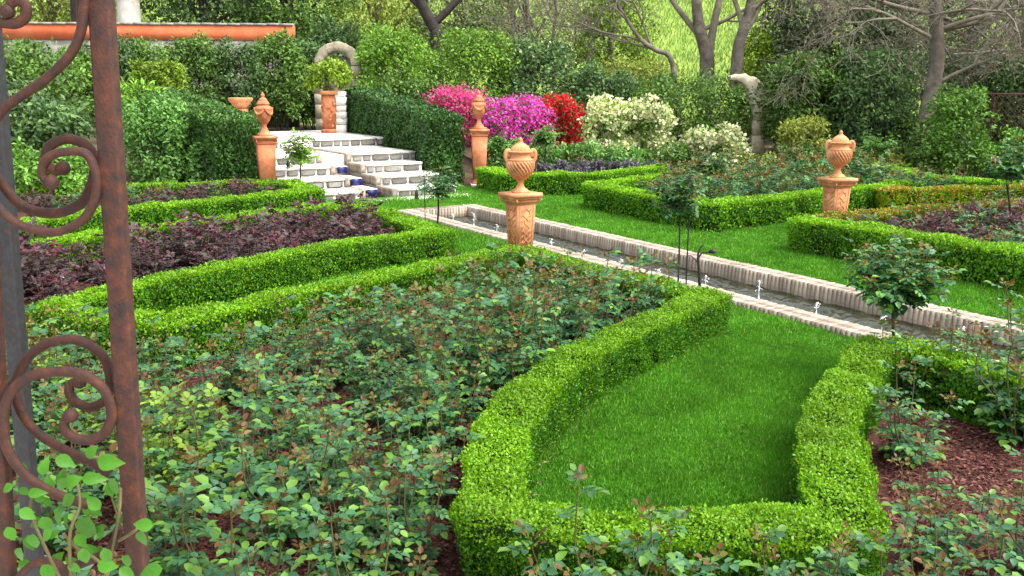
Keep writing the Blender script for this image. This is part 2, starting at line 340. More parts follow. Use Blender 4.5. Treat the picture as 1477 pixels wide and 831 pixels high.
HEDGES = [U1, U2, U3]
def build_grass():
    mb = MB()
    for i, p in enumerate(LAWNS):
        a = np.array(p); lo, hi = a.min(0), a.max(0); ar = np.prod(hi - lo)
        near = (i == 3)
        n = int(ar * (15000 if near else 5200))
        Q = RNG.uniform(lo, hi, (n, 2)); Q = Q[inpoly(Q, p)]
        if not near:
            d = np.linalg.norm(Q, axis=1); Q = Q[RNG.uniform(size=len(Q)) < np.clip((9.5 / d) ** 1.3, 0, 1)]
            Q = Q[(Q[:, 1] > 5)]
        else: Q = Q[Q[:, 1] < 9]
        k = len(Q); d = np.linalg.norm(Q, axis=1)
        pt = .5 + .5 * np.sin(Q[:, 0] * 2.3 + 1.3 * np.sin(Q[:, 1] * 1.7)) * np.sin(Q[:, 1] * 2.1 + np.sin(Q[:, 0] * 3))
        P = np.column_stack([Q, np.full(k, .005)]); D = nrm(np.column_stack([RNG.normal(0, .55, (k, 2)), np.full(k, 1.0)]))
        mb.leaves(P, D, rdir(k), RNG.uniform(.028, .055, k) * (.8 + .4 * pt) * np.clip(d / 8, 1, 1.5), .0056 * np.clip(d / 7, .9, 2.4), droop=.25)
    o = mb.build('grass', 'grass', kind='stuff'); o['label'] = 'short mown green grass blades of the lawns'
build_grass()

# ------------------------------------------------------------------ water channel
def brick_mesh(d, mat='brick', bev=.006, name='brick'):
    x, y, z = np.array(d) / 2; b = bev
    V = []; 
    for zz, ins in ((-z, b), (-z + b, 0), (z - b, 0), (z, b)):
        V += [(-x + ins, -y + ins, zz), (x - ins, -y + ins, zz), (x - ins, y - ins, zz), (-x + ins, y - ins, zz)]
    F = [(3, 2, 1, 0), (12, 13, 14, 15)]
    for l in range(3):
        for j in range(4): F.append((l * 4 + j, l * 4 + (j + 1) % 4, l * 4 + 4 + (j + 1) % 4, l * 4 + 4 + j))
    V = np.array(V) + RNG.uniform(-.0022, .0022, (16, 3))
    return MB().add(V, F).mesh(name, mat)
RZ = Matrix.Rotation(ANG, 4, 'Z')
def tnmat(t, n, z, rz=0, tilt=0.0):
    x, y = tn(t, n); return Matrix.Translation((x, y, z)) @ Matrix.Rotation(ANG + rz, 4, 'Z') @ Matrix.Rotation(tilt, 4, 'X')
def kerb(label, n, ta, tb, group):
    k = thing('brick_kerb', label, 'kerb', (*tn((ta + tb) / 2, n), 0), group); inv = Matrix.Translation((*tn((ta + tb) / 2, n), 0)).inverted()
    var = [brick_mesh((KW, .056, .30)) for _ in range(5)]
    cnt = int((tb - ta) / .0635)
    for i in range(cnt):
        t = tb - (i + .5) * (tb - ta) / cnt
        put(var[i % 5], 'brick', k, inv @ tnmat(t, n + random.uniform(-.006, .006), KTOP - .15 + random.uniform(-.004, .004), random.uniform(-.02, .02)))
    mb = MB(); mb.box((*tn((ta + tb) / 2, n), KTOP - .165), (KW - .02, tb - ta, .30), ANG)
    mb.build('mortar_bed', 'brick_mortar', k)
    return k
TL = 2.6      # the visible kerb bricks run from here
kerb('pale brick kerb of the water channel, on the side of the rose beds', N0 + KW / 2, TL, T1, None)
kerb('pale brick kerb of the water channel, on the side of the azaleas', N1 - KW / 2, TL, T1, None)
def kerb_end():
    x, y = tn(T1 - KW / 2, 8.17); k = thing('brick_kerb', 'short brick kerb closing the channel by the stone steps', 'kerb', (x, y, 0)); inv = Matrix.Translation((x, y, 0)).inverted()
    var = [brick_mesh((.056, KW, .30)) for _ in range(3)]; a, b = N0 + KW + .01, N1 - KW - .01; c = int((b - a) / .0635)
    for i in range(c): put(var[i % 3], 'brick', k, inv @ tnmat(T1 - KW / 2 + random.uniform(-.005, .005), a + (i + .5) * (b - a) / c, KTOP - .15 + random.uniform(-.004, .004)))
    mb = MB(); mb.box((x, y, KTOP - .165), (b - a, KW - .02, .30), ANG); mb.build('mortar_bed', 'brick_mortar', k)
kerb_end()
JT = [15.55 - i * .885 for i in range(14)]
JN = [8.17 + random.uniform(-.05, .05) for _ in JT]
def build_water():
    ns = np.linspace(N0 + KW - .03, N1 - KW + .03, 56); ts = np.linspace(T0, T1 - KW + .03, 620)
    TT, NN = np.meshgrid(ts, ns, indexing='ij'); Z = np.full(TT.shape, WATER)
    for t, n in zip(JT, JN):
        r = np.hypot(TT - t, NN - n); Z += .022 * np.sin(r * 36 + t) * np.exp(-r * 2.1) * np.minimum(1, r * 8)
    Z += .0015 * np.sin(TT * 21 + 3 * np.sin(NN * 6)) * np.sin(NN * 17 + TT * 3)
    X = UT[0] * TT + UN[0] * NN; Y = UT[1] * TT + UN[1] * NN; b = len(ns)
    i = np.arange(len(ts) - 1)[:, None]; j = np.arange(b - 1)[None]; F = np.stack([i * b + j, (i + 1) * b + j, (i + 1) * b + j + 1, i * b + j + 1], -1).reshape(-1, 4)[:, ::-1]
    o = MB().add(np.stack([X, Y, Z], -1).reshape(-1, 3), F).build('water', 'water', smooth=True, kind='structure'); o['label'] = 'dark rippled water in the long brick channel'
    poly_sheet('channel_floor', tnpoly([(T0, N0 + .1), (T0, N1 - .1), (T1 - .1, N1 - .1), (T1 - .1, N0 + .1)]), -.33, 'basin', 'dark bottom of the water channel')
build_water()
for t, n in zip(JT, JN):
    x, y = tn(t, n); h = random.choice((.07, .12, .17, .22, .25)) * random.uniform(.9, 1.15); mb = MB(); zs = np.linspace(0, h, 9)
    prof = [(.016, 0)] + [((.0055 + .003 * math.sin(i * 2.1 + t) + (.006 if i > 6 else 0)), z) for i, z in enumerate(zs[1:])] + [(.001, h + .012)]
    mb.lathe(prof, 8, (x, y, WATER), wob=.12)
    for _ in range(16):
        a = random.uniform(0, 2 * PI); r = random.uniform(.005, .05); q = np.array((x + r * math.cos(a), y + r * math.sin(a), WATER + h * random.uniform(.45, 1.08)))
        rr = random.uniform(.004, .008); mb.lathe([(.0005, -rr), (rr * .8, -rr * .5), (rr, 0), (rr * .8, rr * .5), (.0005, rr)], 6, q)
    tag(mb.build('water_jet', 'white_tip', smooth=True, loc=(x, y, WATER)), 'small white water jet bubbling up in the brick channel', 'water jet', 'water jets along the channel')

# ------------------------------------------------------------------ stone steps with the tiled cascade
RH = .21; ST = [18.6, 19.5, 20.4, 21.3, 24.2]; LAND = 29.6
def build_steps():
    base = tn(18.6, 7.95); B = thing('stone_steps', 'wide pale stone steps split by a blue tiled water cascade', 'steps', (*base, 0)); inv = Matrix.Translation((*base, 0)).inverted()
    ends = ST[1:] + [LAND]
    for i, t in enumerate(ST):
        z1 = RH * (i + 1); te = ends[i]
        for (na, nb) in ((5.95, 7.50), (8.40, 10.15)):
            if na > 8: nb = 10.75 if i == 4 else (10.15 if i == 3 else 9.9)
            w = nb - na; nc = (na + nb) / 2
            st = MB(); st.box((*tn((t + te) / 2 + .06, nc), z1 / 2 - .03), (w - .02, te - t + .08, z1 - .05), ANG); so_ = st.build('riser', 'limestone', B)
            # irregular paving slabs on the tread
            d = te - t + .02; rows = max(1, int(round(d / .85))); ty = t - .025
            for r in range(rows):
                x = na; rd = d / rows
                while x < nb - .01:
                    wd = min(random.uniform(.55, .95), nb - x); 
                    if nb - x - wd < .25: wd = nb - x
                    sl_ = MB(); sl_.box((*tn(ty + rd * (r + .5), x + wd / 2), z1 - .025), (wd - .008, rd - .008, .05 + random.uniform(-.002, .004)), ANG, jit=.0015); sl_.build('slab', 'limestone', B); x += wd
            x = na + .02
            while x < nb - .08:
                wd = min(random.uniform(.18, .55), nb - .02 - x)
                if wd < .1: break
                me = MB(); hh = RH - .06 + random.uniform(-.02, .006); tt = random.uniform(.02, .035)
                pts = []
                ww = wd - .035
                ring = []
                for ca, sa in ((1, -.72), (1, .72), (.84, 1), (0, 1), (-.84, 1), (-1, .72), (-1, -.72), (-.84, -1), (0, -1), (.84, -1)): ring.append((ca * ww / 2 * random.uniform(.92, 1.04), sa * hh / 2 * random.uniform(.86, 1.04)))
                V = [(a, .03, b) for a, b in ring] + [(a * .97, -tt * .6, b * .97) for a, b in ring] + [(a * .7, -tt, b * .7) for a, b in ring]
                V = np.array(V); F = [(q, (q + 1) % 10, 10 + (q + 1) % 10, 10 + q) for q in range(10)] + [(10 + q, 10 + (q + 1) % 10, 20 + (q + 1) % 10, 20 + q) for q in range(10)]
                F4 = [f for f in F]; me.add(V, F4); me.add(V[20:30], [tuple(range(10))])
                put(me.mesh('stone', 'rubble'), 'stone', B, inv @ tnmat(t + .018, x + wd / 2, z1 - .05 - (RH - .05) / 2))
                x += wd
    # brick cheeks beside the cascade
    var = [brick_mesh((.12, .058, .21)) for _ in range(4)]
    for i, t in enumerate(ST[:4]):
        z1 = RH * (i + 1); te = ends[i] if i < 3 else 24.2; c = int((te - t) / .066)
        for n in (7.575, 8.325):
            for q in range(c): put(var[q % 4], 'brick', B, inv @ tnmat(t + (q + .5) * (te - t) / c, n, z1 - .10 + random.uniform(-.004, .004)))
            mb = MB(); mb.box((*tn((t + te) / 2, n), (z1 - .21) / 2), (.11, te - t, max(.02, z1 - .21)), ANG); mb.build('cheek', 'brick_mortar', B)
    tile = brick_mesh((.24, .02, .16), 'blue_tile', .004, 'tile'); fl = brick_mesh((.30, .42, .03), 'limestone', .006, 'floor_slab')
    tile2 = brick_mesh((.14, .14, .012), 'blue_tile', .002, 'tile')
    for i in range(4):
        t = ST[i]; z = RH * i - .04 if i else .0
        for tt, zz in ((t + .40, z + .09), ):
            put(tile, 'tile', B, inv @ tnmat(tt, 7.95, zz + .015))
        for q in range(2):
            if i < 3: put(fl, 'floor_slab', B, inv @ tnmat(t + .40 + .02 + (q + .5) * .45, 7.95, z + .165 + .01))
    for q in range(2): put(tile2, 'tile', B, inv @ tnmat(18.75, 7.88 + q * .145, .012))
    put(tile2, 'tile', B, inv @ tnmat(18.62, 7.88, .012)); put(tile2, 'tile', B, inv @ tnmat(18.62, 8.025, .012))
    mb = MB(); mb.box((*tn(23.0, 7.95), .40), (.60, 3.2, .80), ANG); mb.build('cascade_floor', 'limestone', B)
    mb = MB(); mb.box((*tn(27.0, 7.95), .50), (.90, 5.4, 1.06), ANG); mb.build('landing', 'limestone', B)
    mb = MB(); mb.box((*tn(18.25, 7.95), .012), (4.2, .62, .05), ANG); mb.build('foot_slab', 'limestone', B)
build_steps()
for px, py, z in ((601, 287, 0.04), (416, 243, .63)):
    x, y = gp(px, py, z); mb = MB()
    mb.lathe([(.001, 0), (.055, 0), (.05, .03), (.035, .05), (.045, .07), (.03, .16), (.012, .21), (.001, .22)], 10, (x, y, z))
    tag(mb.build('garden_light', 'black', loc=(x, y, z)), 'small dark bell-shaped garden light set on the pale paving of the steps', 'garden light', 'small lights by the steps')

# ------------------------------------------------------------------ clipped hedges
def superr(a, w): return (w / 2) / (np.abs(np.cos(a)) ** 7 + np.abs(np.sin(a)) ** 7) ** (1 / 7)
def in_hedge(P, line, w):
    r = pdist(P, line) < w / 2
    for i in (0, len(line) - 1):
        a = np.array(line[i]); b = np.array(line[1] if i == 0 else line[-2]); u = nrm((a - b)[None])[0]; v = np.array((-u[1], u[0])); q = P - a
        r |= (np.abs(q @ u) < w / 2) & (np.abs(q @ v) < w / 2)
    return r
def hedge(label, line, w=.40, h=.42, dens=1700, leaf=.03, mats=('box_old', 'box_young'), group=None, zf=None, name='box_hedge', cat='hedge', young_top=.90, young_side=.20, hf=None, wob=.018, core=True, loose=.006):
    line = [tuple(p) for p in line]; L = np.array(line)
    mid = L[len(L) // 2]; z0 = float(zf(mid[None])[0]) if zf else 0.0
    H = thing(name, label, cat, (mid[0], mid[1], z0), group)
    seglen = np.linalg.norm(np.diff(L, axis=0), axis=1); tot = seglen.sum()
    def Z0(P): return zf(P) if zf else np.zeros(len(P))
    def HH(P): return hf(P) if hf else np.full(len(P), h)
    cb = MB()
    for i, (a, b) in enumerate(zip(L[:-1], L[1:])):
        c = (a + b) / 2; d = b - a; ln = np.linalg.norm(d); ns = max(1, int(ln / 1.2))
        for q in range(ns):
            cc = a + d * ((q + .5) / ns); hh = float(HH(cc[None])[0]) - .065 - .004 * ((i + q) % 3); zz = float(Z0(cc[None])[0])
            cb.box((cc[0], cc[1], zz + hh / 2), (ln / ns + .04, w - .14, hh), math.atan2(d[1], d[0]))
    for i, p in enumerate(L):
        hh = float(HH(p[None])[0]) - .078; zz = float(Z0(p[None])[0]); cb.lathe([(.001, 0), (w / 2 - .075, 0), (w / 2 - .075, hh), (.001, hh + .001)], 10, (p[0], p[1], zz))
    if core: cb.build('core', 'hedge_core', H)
    def lump(P, k=1.0):
        x, y, z = P[:, 0], P[:, 1], P[:, 2]
        return wob * (np.sin(x * 5.1 + 2 * np.sin(y * 3.7)) + np.sin(y * 6.3 + z * 7 + 1.7 * np.sin(x * 4.9)) + .6 * np.sin(x * 13 + y * 11 + z * 9)) * k
    # top
    lo, hi = L.min(0) - w, L.max(0) + w; ar = np.prod(hi - lo); n = int(ar * dens)
    Q = RNG.uniform(lo, hi, (n, 2)); Q = Q[in_hedge(Q, line, w)]; k = len(Q)
    P = np.column_stack([Q, Z0(Q) + HH(Q)]); P[:, 2] += lump(P) + RNG.normal(0, loose * 1.6, k) - (RNG.uniform(size=k) < .35) * RNG.uniform(0, .05, k)
    ed = np.clip((w / 2 - pdist(Q, line)) / .05, 0, 1); P[:, 2] -= (1 - ed) ** 2 * .03
    NT = nrm(np.array((0, 0, 1.0)) + .75 * rdir(k)); DT = nrm(rdir(k) + np.array((0, 0, .8)))
    tops = (P, DT, NT)
    # sides
    per = 2 * tot + 2 * w; n = int(per * h * dens * 1.25); si = RNG.choice(len(seglen), n, p=seglen / tot); f = RNG.uniform(size=n)
    a, b = L[si], L[si + 1]; d = nrm(b - a); sg = RNG.choice((-1, 1), n)[:, None]; nn = np.column_stack([-d[:, 1], d[:, 0]]) * sg
    Q = a + (b - a) * f[:, None] + nn * w / 2
    # vertices and ends
    me_ = int(4.6 * w * h * dens); mi_ = int(3.2 * w * h * dens * .55); vi = np.concatenate([np.zeros(me_, int), np.full(me_, len(L) - 1), np.repeat(np.arange(1, len(L) - 1), mi_)]).astype(int); m = len(vi); th = RNG.uniform(0, 2 * PI, m); base = np.zeros(m)
    vd = np.vstack([L[1:] - L[:-1], L[-1:] - L[-2:-1]]); base = np.arctan2(vd[vi, 1], vd[vi, 0])
    rr = superr(th, w); rr = np.where((vi == 0) | (vi == len(L) - 1), rr, w / 2); dv = np.column_stack([np.cos(th + base), np.sin(th + base)])
    Q = np.vstack([Q, L[vi] + dv * rr[:, None]]); nn = np.vstack([nn, dv])
    keep = pdist(Q, line) > w / 2 - .006; Q, nn = Q[keep], nn[keep]
    # an inside bend of the path must stay covered
    k = len(Q); zrel = RNG.uniform(0.0, 1.0, k) ** .9; hq = HH(Q)
    P = np.column_stack([Q, Z0(Q) + zrel * hq]); N3 = np.column_stack([nn, np.zeros(k)])
    taper = -.02 * (1 - zrel) - .03 * np.clip(.12 - zrel, 0, 1) / .12
    P = P + N3 * (lump(P) + taper + RNG.normal(0, loose * 1.8, k) - (RNG.uniform(size=k) < .35) * RNG.uniform(0, .06, k))[:, None]
    NS = nrm(N3 + .8 * rdir(k)); DS = nrm(.7 * N3 + rdir(k) + np.array((0, 0, .9)))
    gap = (np.sin(P[:, 0] * 9 + 3 * np.sin(P[:, 2] * 13 + P[:, 1] * 5)) * np.sin(P[:, 1] * 8.3 + 2 * np.sin(P[:, 2] * 11)) > .80) & (RNG.uniform(size=k) < .75)
    ok = ~gap; P, DS, NS, zrel = P[ok], DS[ok], NS[ok], zrel[ok]
    A = np.vstack([tops[0], P]); D = np.vstack([tops[1], DS]); Nn = np.vstack([tops[2], NS]); k = len(A)
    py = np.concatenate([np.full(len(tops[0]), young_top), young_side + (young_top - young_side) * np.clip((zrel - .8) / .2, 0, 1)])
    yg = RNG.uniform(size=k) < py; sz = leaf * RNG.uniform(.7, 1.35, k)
    fb = MB()
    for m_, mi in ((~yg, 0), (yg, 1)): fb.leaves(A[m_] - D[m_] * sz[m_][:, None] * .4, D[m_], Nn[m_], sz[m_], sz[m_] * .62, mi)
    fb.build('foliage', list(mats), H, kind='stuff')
    return H
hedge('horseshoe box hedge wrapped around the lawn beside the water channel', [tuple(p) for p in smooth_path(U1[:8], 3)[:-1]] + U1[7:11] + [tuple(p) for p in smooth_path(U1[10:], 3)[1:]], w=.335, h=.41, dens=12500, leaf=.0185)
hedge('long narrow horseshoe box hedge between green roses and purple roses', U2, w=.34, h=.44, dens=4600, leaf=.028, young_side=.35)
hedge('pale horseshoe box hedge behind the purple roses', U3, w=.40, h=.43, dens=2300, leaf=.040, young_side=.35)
hedge('straight box hedge between the green roses and the channel lawn', [(1.85, 8.95), tn(8.7, AEDGE - .02), tn(9.6, AEDGE - .02)], w=.36, h=.40, dens=3300, leaf=.033)
hedge('short box hedge by the small staked tree, along the channel lawn', [(-1.1, 12.95), (-2.0, 14.5), (-2.7, 15.75)], w=.38, h=.43, dens=2600, leaf=.037, young_side=.4)
hedge('box hedge along the channel kerb in the bed with bare red mulch', [(3.15, 6.95), (3.75, 6.0), (4.6, 4.7)], w=.40, h=.42, dens=5000, leaf=.028)
hedge('thin box hedge at the foot of the pale green bushes', [(-4.15, 18.4), (-4.9, 19.7), (-6.6, 19.3), (-9.5, 18.4)], w=.40, h=.45, dens=1700, leaf=.047, young_side=.4)
# far side of the channel
hedge('low box hedge beside the tall pedestal below the azaleas', [(-.62, 22.2), (-.05, 20.65), (1.9, 20.75), (3.6, 22.6)], w=.45, h=.52, dens=1700, leaf=.047, young_side=.35)
hedge('box hedge turning a corner around the green rose bed across the channel', [(3.6, 20.6), (1.65, 18.35), (2.55, 16.6), (3.4, 15.3), (5.2, 16.55), (6.3, 17.5), (8.2, 18.7)], w=.45, h=.52, dens=2000, leaf=.043, young_side=.35)
hedge('box hedge along the lawn in front of the terracotta urn and purple roses', [(4.4, 13.25), (4.95, 12.55), (5.7, 11.35), (6.5, 10.1), (7.3, 8.9)], w=.45, h=.52, dens=2500, leaf=.04, young_side=.35)
hedge('orange-tinged low hedge behind the purple roses across the channel', [(4.75, 13.6), (6.6, 14.75), (9.6, 15.9), (12, 16.6)], w=.42, h=.50, dens=1900, leaf=.043, mats=('box_old', 'box_rust'), young_side=.6)
hedge('thin orange-tinged hedge farther back beside the bare tree', [(7.4, 17.6), (10.2, 18.0), (13, 18.2)], w=.42, h=.5, dens=1500, leaf=.05, mats=('box_young', 'box_rust'), young_side=.5)
hedge('bright low hedge at the foot of the evergreen shrubs by the bare trunk', [(9.3, 23.6), (9.4, 21.8), (9.2, 20.2), (10.4, 18.8), (13.5, 18.6)], w=.45, h=.52, dens=1500, leaf=.05, young_side=.35)
def ztp(P): return zt(P[:, 0], P[:, 1])
def yew_h(h0, h1, t0, t1):
    def f(P):
        t = P @ UT; ab = h0 + (h1 - h0) * np.clip((t - t0) / (t1 - t0), 0, 1); return ab - ztp(P)
    return f
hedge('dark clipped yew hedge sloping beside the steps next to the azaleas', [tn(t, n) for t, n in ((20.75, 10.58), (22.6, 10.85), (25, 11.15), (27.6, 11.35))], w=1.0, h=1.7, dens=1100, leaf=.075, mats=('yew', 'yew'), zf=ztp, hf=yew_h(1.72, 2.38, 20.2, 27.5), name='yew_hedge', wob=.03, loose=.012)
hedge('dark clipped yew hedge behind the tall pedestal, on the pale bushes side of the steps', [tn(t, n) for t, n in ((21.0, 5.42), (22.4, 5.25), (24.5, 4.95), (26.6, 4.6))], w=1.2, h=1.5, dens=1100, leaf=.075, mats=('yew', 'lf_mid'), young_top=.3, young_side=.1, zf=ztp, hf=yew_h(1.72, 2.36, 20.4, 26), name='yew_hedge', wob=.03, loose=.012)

def litter():
    mb = MB(); Q = RNG.uniform((-.4, 3.8), (3.3, 9.2), (60000, 2)); d = pdist(Q, U1); Q = Q[(d > .15) & (d < .165 + .07 * RNG.uniform(size=len(Q)) ** 2) & inpoly(Q, LAWNS[3])]; Q = Q[:1500]; k = len(Q)
    a = RNG.uniform(0, 2 * PI, k); mb.leaves(np.column_stack([Q, RNG.uniform(.012, .03, k)]), np.column_stack([np.cos(a), np.sin(a), RNG.normal(0, .2, k)]), nrm(np.array((0, 0, 1.0)) + .5 * rdir(k)), RNG.uniform(.015, .04, k), RNG.uniform(.01, .018, k))
    M['litter'] = leafmat('litter', [(.10, .06, .03), (.22, .15, .08), (.34, .26, .16)], trans=0, rough=.9)
    o = mb.build('leaf_litter', 'litter', kind='stuff'); o['label'] = 'dry leaf litter along the foot of the horseshoe hedge'
litter()
# ------------------------------------------------------------------ rose bushes
def rose_leaf_mesh(mat, size=1.0, n=5, name='leaf', six=True):
    mb = MB(); P, D, Nn, Ls = [], [], [], []; rl = .085 * size
    pos = [(.42, -1), (.42, 1), (.78, -1), (.78, 1), (1.0, 0)] if n == 5 else [(.6, -1), (.6, 1), (1, 0)]
    for f, sd in pos:
        a = sd * random.uniform(.85, 1.15); P.append((sd * .004, rl * f, -.012 * f * f)); D.append((math.sin(a), math.cos(a) * (1 if sd else 1), random.uniform(-.3, .05)))
        Nn.append((random.uniform(-.25, .25) + sd * .1, random.uniform(-.2, .2), 1)); Ls.append((.046 if sd else .056) * size * random.uniform(.88, 1.12))
    Ls = np.array(Ls); mb.leaves(P, D, Nn, Ls, Ls * .70, 0, droop=.12, six=six)
    mb.leaves([(0, 0, 0)], [(0, 1, -.1)], [(0, 0, 1)], [rl], [.005], 0)
    return mb.mesh(name, mat)
def bush_skeleton(h, r, canes, per, seed):
    """canes as polylines, and the placement (point, outward yaw, pitch, scale, tip?) of every compound leaf"""
    rd = random.Random(seed); lines, spots = [], []
    for c in range(canes):
        a = 2 * PI * (c + rd.uniform(-.3, .3)) / canes; rr = r * rd.uniform(.35, 1.0); hh = h * rd.uniform(.55, 1.2)
        p0 = np.array((.035 * math.cos(a), .035 * math.sin(a), 0)); p3 = np.array((rr * math.cos(a), rr * math.sin(a), hh))
        p1 = p0 + np.array((rr * .35 * math.cos(a), rr * .35 * math.sin(a), hh * .35)) + np.array([rd.uniform(-.03, .03) for _ in 'abc'])
        p2 = p0 + np.array((rr * .75 * math.cos(a), rr * .75 * math.sin(a), hh * .68)) + np.array([rd.uniform(-.03, .03) for _ in 'abc'])
        ln = smooth_path([p0, p1, p2, p3], 3); lines.append((ln, np.linspace(.006, .0025, len(ln))))
        for q in range(per):
            f = .15 + .81 * (q + rd.uniform(0, .8)) / per; i = min(len(ln) - 2, int(f * (len(ln) - 1))); fr = f * (len(ln) - 1) - i
            spots.append((ln[i] + (ln[i + 1] - ln[i]) * fr, q * 2.4 + a + rd.uniform(-.6, .6), rd.uniform(-.35, .45), rd.uniform(.8, 1.25) * (1.08 - .3 * f), f))
        for q in range(4): spots.append((ln[-1] - (ln[-1] - ln[-2]) * rd.uniform(0, .5), q * 1.7 + a + rd.uniform(-.4, .4), rd.uniform(.1, .7), rd.uniform(.85, 1.15), .99))
    return lines, spots
def leaf_mat4(p, yaw, pitch, sc):
    return Matrix.Translation(p) @ Matrix.Rotation(yaw - PI / 2, 4, 'Z') @ Matrix.Rotation(pitch, 4, 'X') @ Matrix.Scale(sc, 4)
def cane_mesh(lines):
    mb = MB()
    for ln, rad in lines: mb.tube(ln, rad, 5, cap=False)
    return mb.mesh('stem', 'cane')
def mesh_np(me):
    v = np.empty(len(me.vertices) * 3); me.vertices.foreach_get('co', v); return v.reshape(-1, 3), [tuple(p.vertices) for p in me.polygons]
def joined_foliage(spots, leafs, tips, tipfrac=.8, mats=('rose_leaf', 'rose_new'), seed=0):
    rd = random.Random(seed); mb = MB(); cache = {}
    for p, yaw, pitch, sc, f in spots:
        tip = f > tipfrac and rd.random() < .6; me = rd.choice(tips if tip else leafs)
        if me.name not in cache:
            v, fs = mesh_np(me); cache[me.name] = (v, np.array([q for q in fs if len(q) == 4]).reshape(-1, 4), np.array([q for q in fs if len(q) == 3]).reshape(-1, 3))
        v, q4, q3 = cache[me.name]; m4 = np.array(leaf_mat4(p, yaw, pitch + (.5 if tip else 0), sc)); vv = v @ m4[:3, :3].T + m4[:3, 3]
        if len(q4): mb.add(vv, q4, 1 if tip else 0)
        if len(q3): mb.add(vv, q3, 1 if tip else 0)
    return mb.mesh('foliage', list(mats))
def make_leafs(a, b): return [rose_leaf_mesh(a, random.uniform(.9, 1.15)) for _ in range(4)], [rose_leaf_mesh(b, random.uniform(.55, .75), 3) for _ in range(3)]
GL, GT = make_leafs('rose_leaf', 'rose_new'); PL, PT = make_leafs('rose_purple', 'rose_purple_new')
def variants(k, h, r, canes, per, leafs, tips, mats, seed, tf=.8, big=1.0):
    out = []
    for i in range(k):
        ln, sp = bush_skeleton(h, r, canes, per, seed + i); sp = [(p, y, pi_, s * big, f) for p, y, pi_, s, f in sp]
        out.append((cane_mesh(ln), joined_foliage(sp, leafs, tips, tf, mats, seed + i)))
    return out
VG = variants(7, .58, .30, 10, 12, GL, GT, ('rose_leaf', 'rose_new'), 100, .74, 1.0)
VGfar = variants(4, .52, .28, 9, 12, GL, GT, ('rose_leaf', 'rose_new'), 200, .93, 1.25)
VP = variants(5, .46, .28, 9, 13, PL, PT, ('rose_purple', 'rose_purple_new'), 300, .82, 1.3)
NROSE = [0]
def rose(x, y, V, label, group, sc=1.0, rz=None, z=0.0):
    cm, fm = V[NROSE[0] % len(V)]; NROSE[0] += 1
    o = local('rose_bush', label, 'rose bush', group); o.location = (x, y, z); o.rotation_euler = (0, 0, random.uniform(0, 6.28) if rz is None else rz); o.scale = (sc, sc, sc * random.uniform(.9, 1.1))
    put(cm, 'stem', o); put(fm, 'foliage', o, kind='stuff'); return o
NEARSK = [bush_skeleton(.56, .27, 9, 10, 900 + i) for i in range(5)]; NEARCANE = [cane_mesh(s[0]) for s in NEARSK]
M['rose_lime'] = leafmat('rose_lime', [(.10, .22, .03), (.17, .31, .035), (.26, .38, .04)], trans=.35, rough=.45, nscale=4, vary=.2)
LL, LT = make_leafs('rose_lime', 'rose_lime')
def near_rose(x, y, label, group, sc=1.0, leafs=GL, tips=GT):
    i = NROSE[0] % 5; NROSE[0] += 1; o = local('rose_bush', label, 'rose bush', group); o.location = (x, y, 0); o.rotation_euler = (0, 0, random.uniform(0, 6.28)); o.scale = (sc, sc, sc)
    put(NEARCANE[i], 'stem', o)
    for p, yaw, pitch, s, f in NEARSK[i][1]:
        tip = f > .8 and random.random() < .55
        put(random.choice(tips if tip else leafs), 'leaf', o, leaf_mat4(p, yaw, pitch + (.5 if tip else 0), s * .96))
    return o
def scatter(poly, step, jit, avoid, rmin, seed=0):
    rd = random.Random(seed); a = np.array(poly); lo, hi = a.min(0), a.max(0); out = []; r = 0; y = lo[1]
    while y < hi[1]:
        x = lo[0] + (step / 2 if r % 2 else 0)
        while x < hi[0]:
            q = np.array([[x + rd.uniform(-jit, jit), y + rd.uniform(-jit, jit)]])
            if inpoly(q, poly)[0] and all(pdist(q, l)[0] > rmin for l in avoid): out.append((q[0][0], q[0][1]))
            x += step
        y += step * .866; r += 1
    return out
LG = 'green rose bush with bronze shoot tips in the mulch bed beside the horseshoe hedge'; GG = 'green roses in the large bed by the gate'
def bed1_label(q):
    if pdist(q, U1)[0] < .75: return 'green rose bush growing against the outer side of the horseshoe hedge', 'green roses against the horseshoe hedge'
    if pdist(q, U2)[0] < .75: return 'green rose bush growing against the long narrow hedge', 'green roses against the narrow hedge'
    if (q @ UN)[0] > 5.3: return 'green rose bush in the row beside the channel-side hedge', 'green roses beside the channel-side hedge'
    if q[0][0] < -1.9: return 'green rose bush with bronze shoot tips close beside the iron gate', 'green roses by the gate'
    return 'green rose bush with bronze shoot tips in the middle of the large mulch bed', 'green roses in the middle of the large bed'
bed1 = [(-3.4, 3.0), (-.45, 3.0), (-.36, 5.0), (-.18, 5.7), (.16, 6.5), (.66, 7.4), (1.6, 8.8), (-.15, 11.0), (-.75, 10.0), (-1.6, 9.1), (-2.5, 7.9), (-3.0, 7.2), (-4.5, 7.9), (-5.6, 9.4), (-5.6, 6)]
for x, y in [q for q in scatter(bed1, .58, .17, [U1, U2], .33, 3) if pdist(np.array([q]), U2)[0] > .5]:
    d = math.hypot(x, y); q_ = np.array([[x, y]])
    LG, GG = bed1_label(q_)
    if abs(x) > y * .62 + .5: continue
    if y < 5.9: near_rose(x, y, LG, GG, random.uniform(.85, 1.3)) if random.random() > (.30 if y < 5.2 and x > -1.9 else .1) else None
    else: rose(x, y, VG, LG, GG, random.uniform(.8, 1.35) if pdist(q_, U2)[0] > 1.25 else random.uniform(.55, .75))
for px, py, sc_ in ((262, 735, 1.0), (215, 690, .8), (120, 640, .9), (60, 560, .9)):
    x, y = gp(px, py); near_rose(x, y, 'yellow-green young rose sprig beside the iron gate', 'yellow-green roses by the gate', sc_, LL, LT)
